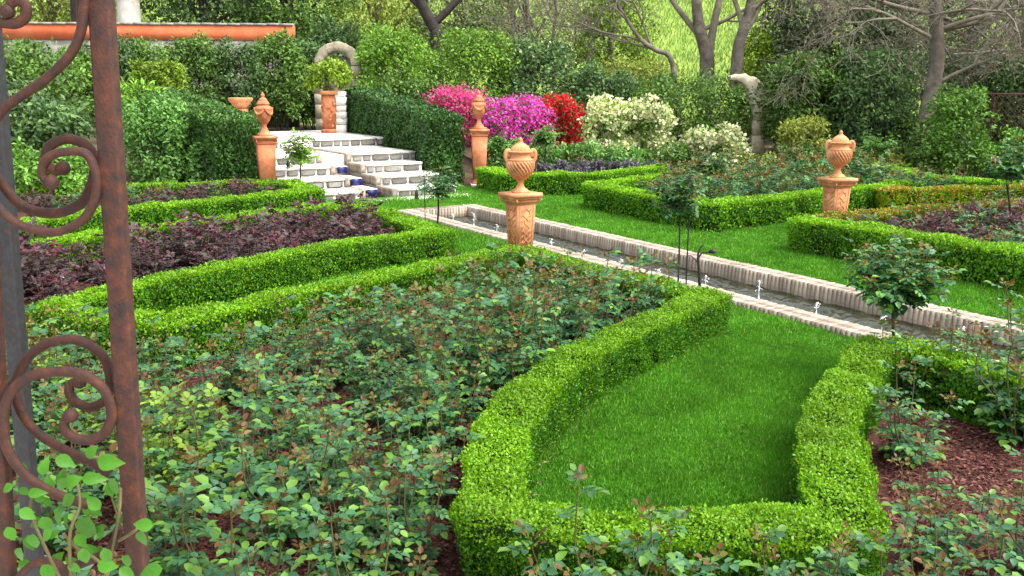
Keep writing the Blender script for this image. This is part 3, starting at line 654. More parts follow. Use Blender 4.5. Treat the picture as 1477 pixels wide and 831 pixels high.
for px, py, sc_ in ((590, 822, 1.0), (548, 765, 1.1), (612, 735, .95), (640, 655, .95), (500, 815, .9)):
    x, y = gp(px, py); near_rose(x, y, *bed1_label(np.array([[x, y]])), sc_)
LP_ = 'dark purple-leaved rose bush in the middle of the purple bed'; GPp = 'purple roses on the gate side of the channel'
bed2 = [(-4.8, 9.0), (-4.1, 10.2), (-3.3, 11.3), (-2.55, 12.3), (-1.5, 13.1), (-2.6, 15.2), (-3.4, 14.7), (-4.4, 13.6), (-5.3, 12.3), (-6.3, 11.0), (-6.6, 9.6)]
def bed2_label(q):
    if pdist(q, U2)[0] < .8: return 'dark purple-leaved rose bush against the back of the long narrow hedge', 'purple roses against the narrow hedge'
    if pdist(q, U3)[0] < .8: return 'dark purple-leaved rose bush in front of the pale horseshoe hedge', 'purple roses before the pale hedge'
    return LP_, GPp
for x, y in scatter(bed2, .64, .16, [U2, U3], .38, 5): rose(x, y, VP, *bed2_label(np.array([[x, y]])), random.uniform(.75, 1.3))
bed3 = [(-7.4, 15.6), (-4.5, 18.35), (-5.0, 19.3), (-8.4, 18.2), (-9.4, 16.6)]
for x, y in scatter(bed3, .60, .1, [U3], .38, 6): rose(x, y, VP if random.random() < .6 else VGfar, 'rose bush in the low bed below the pale green bushes', 'roses in the bed below the pale bushes', random.uniform(.85, 1.05))
# bed at the right with bare mulch, and the bushes before the horseshoe hedge
LR = 'blue-green rose bush in the bare red mulch bed by the channel'; GR = 'roses in the bare red mulch bed'
for px, py in ((1308, 582), (1362, 584), (1425, 592), (1470, 640), (1300, 668), (1345, 818), (1478, 560), (1390, 560), (1480, 840)):
    x, y = gp(px, py); near_rose(x, y, LR, GR, 1.35 if px > 1445 and py < 660 else random.uniform(.85, 1.1))
LF = 'rose bush growing up in front of the horseshoe hedge'; GF = 'roses in front of the horseshoe hedge'
for x, y, s in ((.36, 3.44, 1.15), (.58, 3.30, 1.0), (1.20, 3.36, .98), (1.52, 3.40, 1.0), (1.85, 3.4, 1.0)): near_rose(x, y, LF, GF, s)
# beyond the channel
bedR2 = [(3.5, 15.8), (5.2, 17.0), (6.2, 17.9), (8.5, 19.4), (8.8, 21.5), (6, 22.8), (4, 20.6), (2.1, 18.4), (2.9, 16.7)]
for x, y in scatter(bedR2, .74, .2, [], .3, 8): rose(x, y, VGfar, 'green rose bush in the bed with the corner hedge across the channel', 'green roses across the channel', random.uniform(.9, 1.6))
bedR3 = [(5.1, 13.2), (5.9, 12.0), (6.7, 10.6), (7.6, 9.2), (10.5, 11), (11, 15.6), (7, 14.5)]
for x, y in scatter(bedR3, .58, .12, [], .3, 9):
    if x > y * .60 + .6: continue
    rose(x, y, VP if random.random() < .62 else VGfar, 'purple and green rose bush in the bed before the orange-tinged hedge', 'roses before the orange-tinged hedge', random.uniform(.9, 1.2))
bedR4 = [(7.6, 18.5), (9.9, 18.4), (9.0, 20.0), (9.1, 22.5), (7.4, 23.6), (6.6, 22.4), (8.6, 20.4)]
for x, y in scatter(bedR4, .75, .12, [], .3, 10): rose(x, y, VGfar, 'leafy rose bush at the foot of the evergreen shrubs', 'roses at the foot of the evergreens', random.uniform(1.0, 1.4))
bedR5 = [(10.0, 16.4), (13, 17), (13, 18.0), (9, 17.6)]
for x, y in scatter(bedR5, .7, .1, [], .3, 11): rose(x, y, VGfar if random.random() < .5 else VP, 'rose bush between the two orange-tinged hedges', 'roses between the orange-tinged hedges', random.uniform(.9, 1.1))

# bark chips on the mulch
def chips():
    mb = MB()
    polys = [([(-5, 2.4), (-.2, 2.4), (-.15, 5.0), (0, 5.7), (.4, 6.5), (.8, 7.4), (1.7, 8.8), (-.1, 11.1), (-.75, 10.2), (-3.0, 7.4), (-4.5, 8.1)], 2900), ([(1.95, 2.6), (2.1, 4.6), (2.6, 6.0), (3.2, 6.9), (4.8, 4.8), (4.2, 2.6)], 3600), ([(-.5, 2.6), (2.2, 2.6), (1.9, 3.7), (-.4, 3.7)], 2500), (bed2, 700)]
    for p, dn in polys:
        a = np.array(p); lo, hi = a.min(0), a.max(0); Q = RNG.uniform(lo, hi, (int(np.prod(hi - lo) * dn), 2)); Q = Q[inpoly(Q, p)]
        d = np.linalg.norm(Q, axis=1); Q = Q[RNG.uniform(size=len(Q)) < np.clip(5.5 / d, 0, 1)]; k = len(Q)
        P = np.column_stack([Q, RNG.uniform(.002, .022, k)]); a = RNG.uniform(0, 2 * PI, k); D = np.column_stack([np.cos(a), np.sin(a), RNG.normal(0, .22, k)])
        mb.leaves(P, D, nrm(np.array((0, 0, 1.0)) + .5 * rdir(k)), RNG.uniform(.02, .06, k), RNG.uniform(.008, .02, k))
    o = mb.build('bark_mulch', 'chip', kind='stuff'); o['label'] = 'loose red-brown bark chips lying on the rose beds'
chips()

# ------------------------------------------------------------------ standard roses, stakes
def standard(label, px, py, crown_px, crown_py, rw, rh, V, stem_r=.014, stake=None, seed=0, n=60, thin=1.0, zbase=0.0, mats=('rose_leaf', 'rose_new'), leafs=None, lean=0.0):
    x, y = gp(px, py, zbase); c = at(crown_px, crown_py, y); T = thing('standard_rose', label, 'small tree', (x, y, zbase))
    rd = random.Random(seed); mb = MB(); top = c - np.array((0, 0, rh * .6))
    mb.tube(smooth_path([(x, y, zbase), ((x + top[0]) / 2 + .01, y + .005, (zbase + top[2]) / 2), top], 4), np.linspace(stem_r, stem_r * .75, 9), 7); 
    spots = []
    br = MB()
    for i in range(max(8, int(n / 7))):
        u = rdir(1)[0]; u[2] = abs(u[2]) * 1.1 - .25; e = c + u * np.array((rw, rw, rh)) * rd.uniform(.65, 1.0); m = (top + e) / 2 + np.array((0, 0, -.03 + rd.uniform(0, .06)))
        ln = smooth_path([top, m, e], 4); br.tube(ln, np.linspace(.006, .002, len(ln)), 4, cap=False)
        for q in range(9):
            f = .25 + .75 * (q + rd.random()) / 9; j = min(len(ln) - 2, int(f * (len(ln) - 1)))
            spots.append((ln[j] + (ln[j + 1] - ln[j]) * rd.random() + np.array([rd.uniform(-.03, .03) for _ in 'abc']) - np.array((x, y, zbase)), rd.uniform(0, 6.28), rd.uniform(-.6, .5), rd.uniform(.7, 1.15) * thin, f))
    mb.build('trunk', 'bark_dark', T); br.build('branch', 'cane', T)
    put(joined_foliage(spots, leafs or GL, GT, .86, mats, seed), 'crown', T, kind='stuff')
    if stake:
        for sx, mat, hh in stake:
            s = MB(); s.tube([(x + sx, y + .03, zbase), (x + sx, y + .03, zbase + hh)], .008, 6); s.build('stake', mat, T)
    return T
standard('round-headed standard rose on a dark trunk beside the channel', 1288, 553, 1292, 396, .47, .43, None, .018, None, 1, 420, 1.15)
standard('slender staked standard rose behind the green roses, two thin rods at its stem', 975, 458, 982, 280, .33, .36, None, .012, ((.10, 'black', 1.25), ), 2, 170, 1.15)
standard('thin dark standard rose with a black stake at the channel end', 630, 333, 632, 262, .46, .42, None, .02, ((-.20, 'black', .95), ), 3, 150, 1.35)
standard('small fresh green standard tree in front of the steps', 432, 290, 432, 214, .42, .50, None, .02, None, 4, 170, 1.6, mats=('lf_light', 'lf_light'))
standard('fresh green standard tree with a pale stem below the azaleas', 784, 262, 787, 196, .42, .40, None, .03, None, 5, 200, 1.8, mats=('lf_fresh', 'lf_fresh'))
standard('standard rose with a metal stake behind the corner hedge', 1033, 288, 1030, 236, .42, .36, None, .02, ((.05, 'steel', .95), ), 6, 150, 1.6)
standard('thin standard rose staked with a pale rod in the purple rose bed', 1463, 365, 1455, 232, .50, .46, None, .02, ((.09, 'steel', 1.35), ), 7, 130, 1.6)
standard('small fresh green standard tree before the evergreen shrubs', 1268, 258, 1268, 208, .6, .45, None, .03, None, 8, 110, 2.2, mats=('lf_fresh', 'lf_fresh'))
# bare dead stem
def dead_stem():
    x, y = gp(1009, 432); T = thing('dead_rose_stem', 'bare black dead rose stem with one hooked side branch', 'dead stem', (x, y, 0)); mb = MB()
    a = lambda px, py: at(px, py, y)
    mb.tube(smooth_path([(x, y, 0), a(1009, 400), a(1007, 375), a(1008, 362), a(1014, 353)], 4), np.linspace(.022, .008, 17), 7); mb.build('trunk', 'black', T)
    b = MB(); b.tube(smooth_path([a(1008, 372), a(1013, 365), a(1023, 364), a(1030, 362)], 4), .009, 6); b.tube(smooth_path([a(1008, 382), a(1003, 375), a(996, 369), a(991, 370)], 4), .006, 6); b.build('branch', 'black', T)
    k = MB(); k.lathe([(.001, .0), (.03, .005), (.045, .03), (.03, .05), (.001, .06)], 10, a(1028, 366), wob=.15); k.build('tie', 'iron_dark', T)
dead_stem()
for px, py, h in ((92, 418, .3), (1412, 520, .42), (1424, 545, .5)):
    x, y = gp(px, py + 20); mb = MB(); mb.tube([(x, y, 0), (x, y, h)], .004, 5); mb.box((x + .012, y, h), (.05, .004, .02))
    tag(mb.build('plant_label', 'steel', loc=(x, y, 0)), 'thin metal plant label rod standing among the roses', 'plant label', 'plant label rods')

# ------------------------------------------------------------------ pedestals and urns
def pedestal(name, label, x, y, H, cap, s_top, s_bot, rz, mat, group, relief=True, z=0.0):
    T = local(name, label, 'pedestal', group); T.location = (x, y, z); T.rotation_euler = (0, 0, rz)
    def loc(mb, nm, m=mat, sm_=False):
        return put(mb.mesh(nm, m, sm_), nm, T)
    pl = MB(); pl.box((0, 0, .03), (s_bot * 1.5, s_bot * 1.5, .06)); loc(pl, 'plinth', 'limestone')
    b = MB(); zz = .06
    for ww, hh in ((1.28, .05), (1.16, .035), (1.06, .02)): b.box((0, 0, zz + hh / 2), (s_bot * ww, s_bot * ww, hh), taper=.98); zz += hh
    loc(b, 'base')
    ct = .15 * cap / .45; sh = MB(); h = H - ct - zz; sh.box((0, 0, zz + h / 2), (s_bot, s_bot, h), taper=s_top / s_bot); loc(sh, 'shaft')
    if relief:
        for f in range(4):
            mb = MB(); ca, sa = math.cos(f * PI / 2), math.sin(f * PI / 2)
            def pt(u, v, o):     # u across, v up 0..1, o out of the face
                sd = (s_bot + (s_top - s_bot) * v) / 2; q = np.array((u * sd, -(sd + o), zz + h * v)); return np.array((q[0] * ca - q[1] * sa, q[0] * sa + q[1] * ca, q[2]))
            for sg in (-1, 1):
                mb.tube([pt(sg * .78, v, .001) for v in np.linspace(.04, .96, 5)], .007, 5)
                mb.tube([pt(sg * (.1 + .32 * math.sin(v * 18)), v, .0) for v in np.linspace(.12, .9, 40)], .009, 5)
                for v in np.linspace(.16, .88, 7):
                    c = pt(sg * .48, v, .0); mb.tube([c + (pt(sg * .48 + d_ * .16, v + e_ * .035, .004) - c) for d_, e_ in ((-1, -1), (0, 0), (1, 1))], [.004, .013, .003], 6)
            loc(mb, 'relief', mat, True)
    c = MB(); zc = H - ct; cs = cap
    for ww, z0, z1 in ((s_top * 1.08, 0, .14), (cs * .80, .14, .46), (cs * .90, .46, .66), (cs, .66, 1.0)):
        c.box((0, 0, zc + ct * (z0 + z1) / 2), (ww, ww, ct * (z1 - z0)))
    loc(c, 'cap')
    for sx in (-1, 1):
        for sy in (-1, 1):
            v = MB(); cc = np.array((sx * cs * .425, sy * cs * .425, zc + ct * .36)); d = np.array((sx, sy, 0)) / math.sqrt(2); th = np.linspace(0, 3.6 * PI, 26); rr = np.linspace(.028, .005, 26) * cap / .45
            v.tube([cc + d * (r_ * math.cos(a_)) + np.array((0, 0, r_ * math.sin(a_))) for a_, r_ in zip(th, rr)], .009 * cap / .45, 6); loc(v, 'volute', mat, True)
    return T
def swirl_urn(label, x, y, z, s, rz, mat, group):
    T = local('urn', label, 'urn', group); T.location = (x, y, z); T.rotation_euler = (0, 0, rz); T.scale = (s * .88, s * .88, s)
    f = MB(); f.box((0, 0, .015), (.26, .26, .03)); f.lathe([(.12, .03), (.118, .045), (.075, .07), (.05, .11), (.044, .14), (.05, .155), (.062, .162), (.05, .172)], 28); put(f.mesh('foot', mat, True), 'foot', T)
    zs = np.linspace(.17, .45, 26); u = (zs - .17) / .28; rr = np.interp(u, [0, .06, .15, .3, .45, .6, .75, .88, 1], [.052, .085, .125, .172, .203, .220, .226, .222, .206])
    b = MB(); b.lathe(np.column_stack([rr, zs]), 176, fl=lambda th, Z: 1 + .13 * np.clip((Z - .17) / .05, 0, 1) * np.clip((.452 - Z) / .02, 0, 1) * (np.abs(np.sin(11 * (th + 1.05 * (Z - .17) / .28))) ** .7 - .7)); put(b.mesh('body', mat, True), 'body', T)
    n = MB(); n.lathe([(rr[-1] * .985, .449), (.206, .458), (.208, .468), (.19, .476), (.165, .49), (.158, .52), (.165, .55), (.19, .565), (.195, .58), (.18, .59), (.001, .592)], 36); put(n.mesh('neck', mat, True), 'neck', T)
    l = MB(); zl = np.linspace(.59, .70, 12); ul = (zl - .59) / .11; rl = .155 * np.cos(ul * PI / 2 * .86) ** .75; l.lathe(np.column_stack([rl, zl]), 72, fl=lambda th, Z: 1 + .08 * (np.abs(np.sin(9 * th)) - .5) * np.clip((.7 - Z) / .05, 0, 1))
    l.lathe([(.16, .588), (.165, .596), (.155, .602)], 36); lid = put(l.mesh('lid', mat, True), 'lid', T)
    k = MB(); k.lathe([(.05, .695), (.052, .705), (.032, .715), (.028, .725), (.038, .74), (.03, .757), (.012, .772), (.001, .782)], 18); put(k.mesh('finial', mat, True), 'finial', lid)
    for sg in (-1, 1):
        h = MB(); pts = smooth_path([(sg * .19, 0, .41), (sg * .235, 0, .47), (sg * .245, 0, .54), (sg * .225, 0, .585), (sg * .185, 0, .585), (sg * .17, 0, .55), (sg * .19, 0, .53), (sg * .205, 0, .55)], 5)
        h.tube(pts, np.linspace(.02, .026, len(pts)), 8, flat=1.5); put(h.mesh('handle', mat, True), 'handle', T)
    return T
def garland_urn(label, x, y, z, s, rz, mat, group):
    T = local('urn', label, 'urn', group); T.location = (x, y, z); T.rotation_euler = (0, 0, rz); T.scale = (s * .86, s * .86, s)
    f = MB(); f.box((0, 0, .02), (.34, .34, .04)); f.lathe([(.16, .04), (.14, .08), (.09, .14), (.062, .20), (.055, .24), (.075, .255), (.06, .27)], 28); put(f.mesh('foot', mat, True), 'foot', T)
    zs = np.linspace(.265, .58, 22); u = (zs - .265) / .315; rr = .065 + .145 * np.sin(u * PI / 2) ** .75; b = MB(); b.lathe(np.column_stack([rr, zs]), 72, fl=lambda th, Z: 1 + .05 * np.clip((.44 - Z) / .05, 0, 1) * np.abs(np.sin(9 * th))); put(b.mesh('body', mat, True), 'body', T)
    n = MB(); n.lathe([(.21, .578), (.222, .59), (.222, .62), (.20, .655), (.145, .685), (.135, .70), (.165, .71), (.17, .73), (.001, .735)], 32); put(n.mesh('neck', mat, True), 'neck', T)
    l = MB(); l.lathe([(.165, .728), (.15, .76), (.115, .79), (.105, .80), (.11, .81), (.095, .83), (.055, .86), (.04, .87), (.045, .88)], 32); lid = put(l.mesh('lid', mat, True), 'lid', T)
    k = MB(); k.lathe([(.04, .875), (.055, .90), (.05, .93), (.025, .96), (.012, .985), (.001, .995)], 16); put(k.mesh('finial', mat, True), 'finial', lid)
    for q in range(4):
        g = MB(); a0 = q * PI / 2; th = np.linspace(a0, a0 + PI / 2, 13); sag = np.sin(np.linspace(0, PI, 13)); g.tube([(.225 * math.cos(t), .225 * math.sin(t), .61 - .12 * s_) for t, s_ in zip(th, sag)], .014 + .018 * sag, 8); put(g.mesh('garland', mat, True), 'garland', T)
        k = MB(); k.lathe([(.001, -.03), (.028, -.015), (.034, 0), (.028, .015), (.001, .03)], 10, (.228 * math.cos(a0), .228 * math.sin(a0), .62)); put(k.mesh('knot', mat, True), 'knot', T)
    return T
def pose_rz(x, y, a): return math.atan2(-x, y) + a      # turned by a from facing the camera's side of the garden
xF, yF = .12, 12.85; xR, yR = 5.42, 15.05; xL, yL = -5.40, 19.95; xS, yS = -.83, 22.95
pedestal('pedestal', 'carved tapering terracotta pedestal standing between the green roses and the channel', xF, yF, .96, .46, .315, .255, math.radians(35), 'terracotta', 'carved pedestals under the swirled urns')
swirl_urn('lidded terracotta urn with swirled flutes, on the pedestal between green roses and channel', xF, yF, .96, 1.0, math.radians(10), 'terracotta', 'swirled lidded urns')
pedestal('pedestal', 'carved tapering terracotta pedestal behind the low hedge across the channel', xR, yR, .96, .46, .315, .255, math.radians(24), 'terracotta', 'carved pedestals under the swirled urns')
swirl_urn('lidded terracotta urn with swirled flutes, on the pedestal across the channel before dark evergreens', xR, yR, .96, 1.0, math.radians(-12), 'terracotta', 'swirled lidded urns')
pedestal('tall_pedestal', 'tall plain tapering terracotta pedestal beside the steps, next to the pale bushes', xL, yL, 1.40, .48, .38, .29, math.radians(24), 'terracotta_red', 'tall pedestals flanking the steps', False)
garland_urn('terracotta urn with garlands on the tall pedestal next to the pale bushes', xL, yL, 1.40, .95, .4, 'terracotta_red', 'garland urns flanking the steps')
pedestal('tall_pedestal', 'tall plain tapering terracotta pedestal between the yew hedge and the azaleas', xS, yS, 1.42, .49, .39, .29, math.radians(8), 'terracotta_red', 'tall pedestals flanking the steps', False)
garland_urn('terracotta urn with garlands on the tall pedestal before the pink azaleas', xS, yS, 1.42, .97, .9, 'terracotta_red', 'garland urns flanking the steps')

# ------------------------------------------------------------------ shrubs and trees
def cloud(mb, c, rad, n, leaf, nc=40, mi=0, fill=.12, cs=.30, zmin=None, hem=.25, wl=.55, droop=.15, up=.6, boxy=1.0):
    c = np.array(c, float); rad = np.array(rad, float); u = rdir(nc); u[:, 2] = np.where(u[:, 2] < -hem, -u[:, 2], u[:, 2])
    cc = c + np.sign(u) * np.abs(u) ** boxy * rad * RNG.uniform(.62, .95, (nc, 1)); cr = cs * rad.mean() * RNG.uniform(.7, 1.3, nc)
    nf = int(n * fill); i = RNG.integers(0, nc, n - nf); v = rdir(n - nf); r = RNG.uniform(.35, 1, (n - nf, 1)) ** .6
    P = cc[i] + v * r * cr[i][:, None]; out = nrm(v + .5 * u[i])
    Pf = c + rdir(nf) * rad * RNG.uniform(.1, .8, (nf, 1)) ** .5; P = np.vstack([P, Pf]); out = np.vstack([out, nrm(Pf - c)])
    if zmin is not None: k = P[:, 2] > zmin; P, out = P[k], out[k]
    k = len(P); Nn = nrm(out + np.array((0, 0, up)) + .6 * rdir(k)); D = nrm(out * .6 + rdir(k)); L = leaf * RNG.uniform(.65, 1.35, k)
    mb.leaves(P, D, Nn, L, L * wl, mi, droop=droop); return cc
def shrub(label, x0, x1, ytop, Y, mat, leaf=.10, n=5000, cat='shrub', name='shrub', group=None, depth=None, zb=None, stems=6, nc=40, cs=.30, wl=.55, mats2=None, f2=0, fill=.14, stem_mat='bark', lift=0.0, stem_r=.02):
    a = at(x0, ytop, Y); b = at(x1, ytop, Y); x = (a[0] + b[0]) / 2; z0 = float(zt(x, Y)) if zb is None else zb
    top = a[2]; rx = (b[0] - a[0]) / 2; ry = depth or rx * .8; T = thing(name, label, cat, (x, Y, z0), group)
    zl = z0 + lift; c = (x, Y, (zl + top) / 2); rad = np.array((rx, ry, (top - zl) / 2)) * .92
    mb = MB(); cc = cloud(mb, c, rad, n, leaf, nc, 0, fill, cs, z0 + .02, hem=.8, wl=wl, boxy=.72)
    if mats2:
        i = RNG.integers(0, len(cc), f2); v = rdir(f2); P = cc[i] + v * (cs * rad.mean()) * RNG.uniform(.8, 1.1, (f2, 1)); D = rdir(f2); L = leaf * RNG.uniform(.8, 1.3, f2); ok = P[:, 2] > z0 + .05
        mb.leaves(P[ok], D[ok], nrm(v + rdir(f2) * .5)[ok], L[ok], L[ok] * .75, 1)
    st = MB()
    for i in range(stems):
        e = cc[RNG.integers(0, len(cc))]; p0 = np.array((x + RNG.uniform(-.25, .25) * rx, Y + RNG.uniform(-.25, .25) * ry, z0 - .02)); m = (p0 + e) / 2 + np.array((0, 0, .12 * (e[2] - z0)))
        ln = smooth_path([p0, m, e], 4); st.tube(ln, np.linspace(stem_r, stem_r * .3, len(ln)), 5, cap=False)
    st.build('stem', stem_mat, T); mb.build('crown', [mat] + ([mats2] if mats2 else []), T, kind='stuff'); return T

# beside the steps and behind the gate
shrub('rounded pale green leafy bush in front of the dark yew hedge', 168, 282, 128, 21.2, 'lf_fresh', .10, 7000, name='leafy_bush', nc=60, zb=0)
shrub('smaller pale green bush at the foot of the yew hedge', 262, 345, 205, 20.8, 'lf_fresh', .10, 3000, name='leafy_bush', nc=36, zb=0)
shrub('clipped round lime-green bush in front of the red wall', 180, 272, 84, 26.5, 'lf_lime', .10, 5000, name='clipped_bush', nc=90, cs=.18, lift=.9)
shrub('yellow-green shrub with long leaves below the lime bush', 150, 240, 112, 24.0, 'lf_light', .20, 2600, name='long_leaved_shrub', wl=.28, nc=50, zb=.4)
shrub('dark glossy evergreen shrub behind the gate bars', -40, 125, 118, 19.5, 'lf_dark', .13, 6500, name='evergreen_shrub', nc=60, zb=0)
shrub('fresh green low bush behind the gate scrolls', -10, 150, 205, 18.6, 'lf_ivy', .10, 5000, name='leafy_bush', nc=50, zb=0)
shrub('bronze and green evergreen shrub filling the corner by the gate', -60, 95, 40, 23.0, 'lf_mid', .12, 7000, name='evergreen_shrub', nc=70, zb=.2)
WS = ((40, 130, 66, 28.6, 'lf_mid', 'evergreen shrub leaning on the red wall above the gate shrubs'), (105, 205, 50, 29.6, 'lf_dark', 'dark evergreen shrub against the red wall behind the gate bar'), (165, 270, 56, 30.2, 'lf_mid', 'evergreen shrub against the red wall behind the lime bush'), (235, 325, 48, 30.6, 'lf_mid', 'evergreen shrub against the red wall above the yew'),
      (300, 385, 52, 30.8, 'lf_dark', 'dark evergreen shrub against the red wall above the bowl'), (360, 440, 44, 31.2, 'lf_mid', 'evergreen shrub against the red wall end behind the garland urn'), (405, 475, 52, 32.2, 'lf_dark', 'dark tall shrub beside the stone niche'))
for x0, x1, yt, Y, m, lab in WS: shrub(lab, x0, x1, yt, Y, m, .12, 7500, name='wall_shrub', nc=70, stems=9, stem_mat='bark_dark')
shrub('dark tall evergreen behind the stone niche', 430, 540, 22, 33.5, 'lf_dark', .13, 7000, name='evergreen_shrub', nc=60)
shrub('light green many-stemmed lilac beside the stone niche', 505, 640, 36, 31.5, 'lf_light', .12, 8000, name='lilac_shrub', nc=70, stems=14, stem_mat='bark', lift=.9, stem_r=.03)
shrub('mid green many-stemmed lilac above the azaleas', 615, 755, 40, 31.5, 'lf_light', .12, 8000, name='lilac_shrub', nc=70, stems=16, lift=.8, stem_r=.03)
shrub('green shrub filling the gap behind the yew hedge', 520, 650, 105, 30.0, 'lf_mid', .11, 4500, name='leafy_bush', nc=50)
shrub('dark viburnum shrub with cream flower heads above the azaleas', 705, 850, 50, 31.8, 'lf_dark', .13, 9000, name='viburnum_shrub', nc=70, mats2='cream', f2=260)
shrub('dark evergreen shrub behind the variegated shrubs', 800, 930, 92, 31.0, 'lf_dark', .13, 8500, name='evergreen_shrub', nc=70)
shrub('broad bronze-green evergreen shrub beside the broken arch', 890, 1085, 108, 31.0, 'lf_mid', .12, 11000, name='evergreen_shrub', nc=90)
shrub('broad glossy evergreen shrub between the broken arch and the bare trunk', 1098, 1235, 72, 29.5, 'lf_mid', .13, 12000, name='evergreen_shrub', nc=90, zb=.1)
shrub('tall dark glossy evergreen shrub next to the bare trunk', 1195, 1345, 66, 28.6, 'lf_dark', .13, 12000, name='evergreen_shrub', nc=90, zb=.1)
shrub('yellowing low shrub in front of the evergreens by the urn', 1120, 1215, 168, 26.5, 'lf_yellow', .10, 2600, name='leafy_bush', nc=40, zb=0)
shrub('bright ivy-covered shrub growing over the trellis', 1345, 1440, 118, 24.2, 'lf_ivy', .11, 5000, name='ivy_shrub', nc=60, zb=0)
shrub('dull olive shrub at the foot of the bare trunk', 1290, 1400, 165, 27.0, 'lf_mid', .11, 5000, name='leafy_bush', nc=50, zb=0)
shrub('dark shrub behind the trellis', 1330, 1500, 60, 30.5, 'lf_oak', .13, 8000, name='evergreen_shrub', nc=90)
shrub('tall dark evergreen shrub at the end of the trellis', 1420, 1560, 70, 28.5, 'lf_dark', .13, 8000, name='evergreen_shrub', nc=90)
shrub('low ivy mound creeping over the foot of the trellis', 1425, 1530, 190, 24.3, 'lf_ivy', .11, 3600, name='ivy_shrub', nc=50, zb=0)
for i in range(9):
    shrub('leafy green perennial along the foot of the evergreen shrubs', 930 + i * 62, 1010 + i * 62, 208 + (i % 3) * 8, 24.6 + .5 * (i % 2), ('lf_mid', 'lf_fresh', 'lf_yellow')[i % 3], .10, 2200, name='perennial_clump', cat='plant', group='perennials along the evergreens', nc=34, cs=.26, zb=0, stems=4)
shrub('evergreen shrub filling the gap under the broken arch', 1045, 1125, 118, 32.2, 'lf_mid', .12, 5000, name='evergreen_shrub', nc=60)
# azaleas
def azalea(label, x0, x1, yt, Y, mat, n, lf):
    shrub(label, x0, x1, yt, Y, lf, .08, int(n * .5), name='azalea', cat='azalea', group='flowering azaleas', nc=130, cs=.24, mats2=mat, f2=int(n * 1.05), stems=5, zb=.05)
azalea('crimson-pink flowering azalea behind the tall pedestal', 606, 716, 120, 27.8, 'az_pink', 5200, 'lf_mid')
azalea('magenta flowering azalea beside the tall pedestal', 684, 800, 134, 26.8, 'az_magenta', 7000, 'lf_mid')
azalea('scarlet flowering azalea next to the magenta one', 762, 846, 136, 27.4, 'az_red', 5500, 'lf_mid')
# variegated shrubs
def variegated(label, x0, x1, yt, Y): shrub(label, x0, x1, yt, Y, 'lf_light', .11, 1500, name='variegated_shrub', cat='shrub', group='cream variegated shrubs', nc=46, cs=.26, mats2='cream', f2=2300, wl=.4, stems=5, zb=.05)
variegated('upright cream variegated shrub beside the scarlet azalea', 840, 914, 130, 26.2)
variegated('broad cream variegated shrub between its two neighbours', 898, 978, 136, 26.0)
variegated('low cream variegated shrub beside the broken arch', 980, 1084, 182, 24.8)
# perennials
for i, (x0, x1, yt, Y) in enumerate(((695, 760, 196, 24.6), (745, 815, 208, 24.9), (800, 875, 205, 25.0), (860, 945, 214, 24.8))):
    shrub('fresh green leafy perennial clump in front of the azaleas', x0, x1, yt, Y, 'lf_fresh', .10, 2400, name='perennial_clump', cat='plant', group='green perennials below the azaleas', nc=40, cs=.24, zb=0, stems=5)
for i in range(8):
    shrub('low grey-purple leafy plant behind the low hedge', 738 + i * 26, 772 + i * 26, 231 + (i % 2) * 3, 23.2 + .1 * (i % 3), 'lf_lav', .08, 900, name='grey_plant', cat='plant', group='grey-purple plants behind the low hedge', nc=20, cs=.3, zb=0, stems=3)

# bare and leafy trees
def branches(mb, p, d, L, r, depth, rd, spread=.6, gnarl=.18, k=6, up=.05, kids=(2, 3), minr=.004):
    n = 5; pts = [p]; q = p.copy(); dd = d.copy()
    for i in range(n):
        dd = dd + np.array([rd.gauss(0, gnarl) for _ in 'abc']) * .5 + np.array((0, 0, up)); dd /= np.linalg.norm(dd); q = q + dd * L / n; pts.append(q)
    ln = smooth_path(pts, 2); mb.tube(ln, np.linspace(r, max(minr, r * .62), len(ln)), max(3, k), cap=False)
    if depth <= 0: return
    for i in range(rd.randint(*kids)):
        f = rd.uniform(.45, 1.0) if i else 1.0; j = min(n, max(1, int(f * n))); nd = dd + np.array([rd.gauss(0, spread) for _ in 'abc']); nd /= np.linalg.norm(nd)
        branches(mb, pts[j], nd, L * rd.uniform(.55, .85), max(minr, r * rd.uniform(.45, .65)), depth - 1, rd, spread, gnarl, max(3, k - 1), up, kids, minr)
def bare_tree(label, trunk_px, Y, r0, r1, limbs, depth, seed, mat='bark', L=1.6, name='bare_tree', spread=.6, kids=(2, 4), twig='twig', up=.03, minr=.006):
    rd = random.Random(seed); P = [at(px, py, Y) for px, py in trunk_px]; x, y, _ = P[0]; z0 = float(zt(x, Y)); P[0][2] = min(P[0][2], z0) - .03
    T = thing(name, label, 'tree', (x, y, z0)); tm = MB(); ln = smooth_path(P, 5); tm.tube(ln, np.linspace(r0, r1, len(ln)), 9); tm.build('trunk', mat, T)
    cm = MB()
    for (f, vx, vy, vz, ll, rr) in limbs:
        j = min(len(ln) - 1, int(f * (len(ln) - 1))); d = np.array((vx, vy, vz), float); d /= np.linalg.norm(d); branches(cm, ln[j].copy(), d, ll, rr, depth, rd, spread, .22, 6, up, kids, minr)
    cm.build('crown', twig, T); return T
bare_tree('bare tree with a forked grey trunk standing on the bright hillside', [(1019, 128), (1020, 95), (1017, 70), (1010, 45), (1005, 10), (1003, -40)], 34, .30, .16, ((.25, .35, 0, 1, 3.6, .17), (.45, -.5, .1, .9, 3, .12), (.8, .2, 0, 1, 2.5, .12), (.6, .8, -.2, .5, 2.4, .08), (.9, -.7, 0, .6, 2.5, .08)), 4, 11, 'bark', kids=(2, 3), spread=.5)
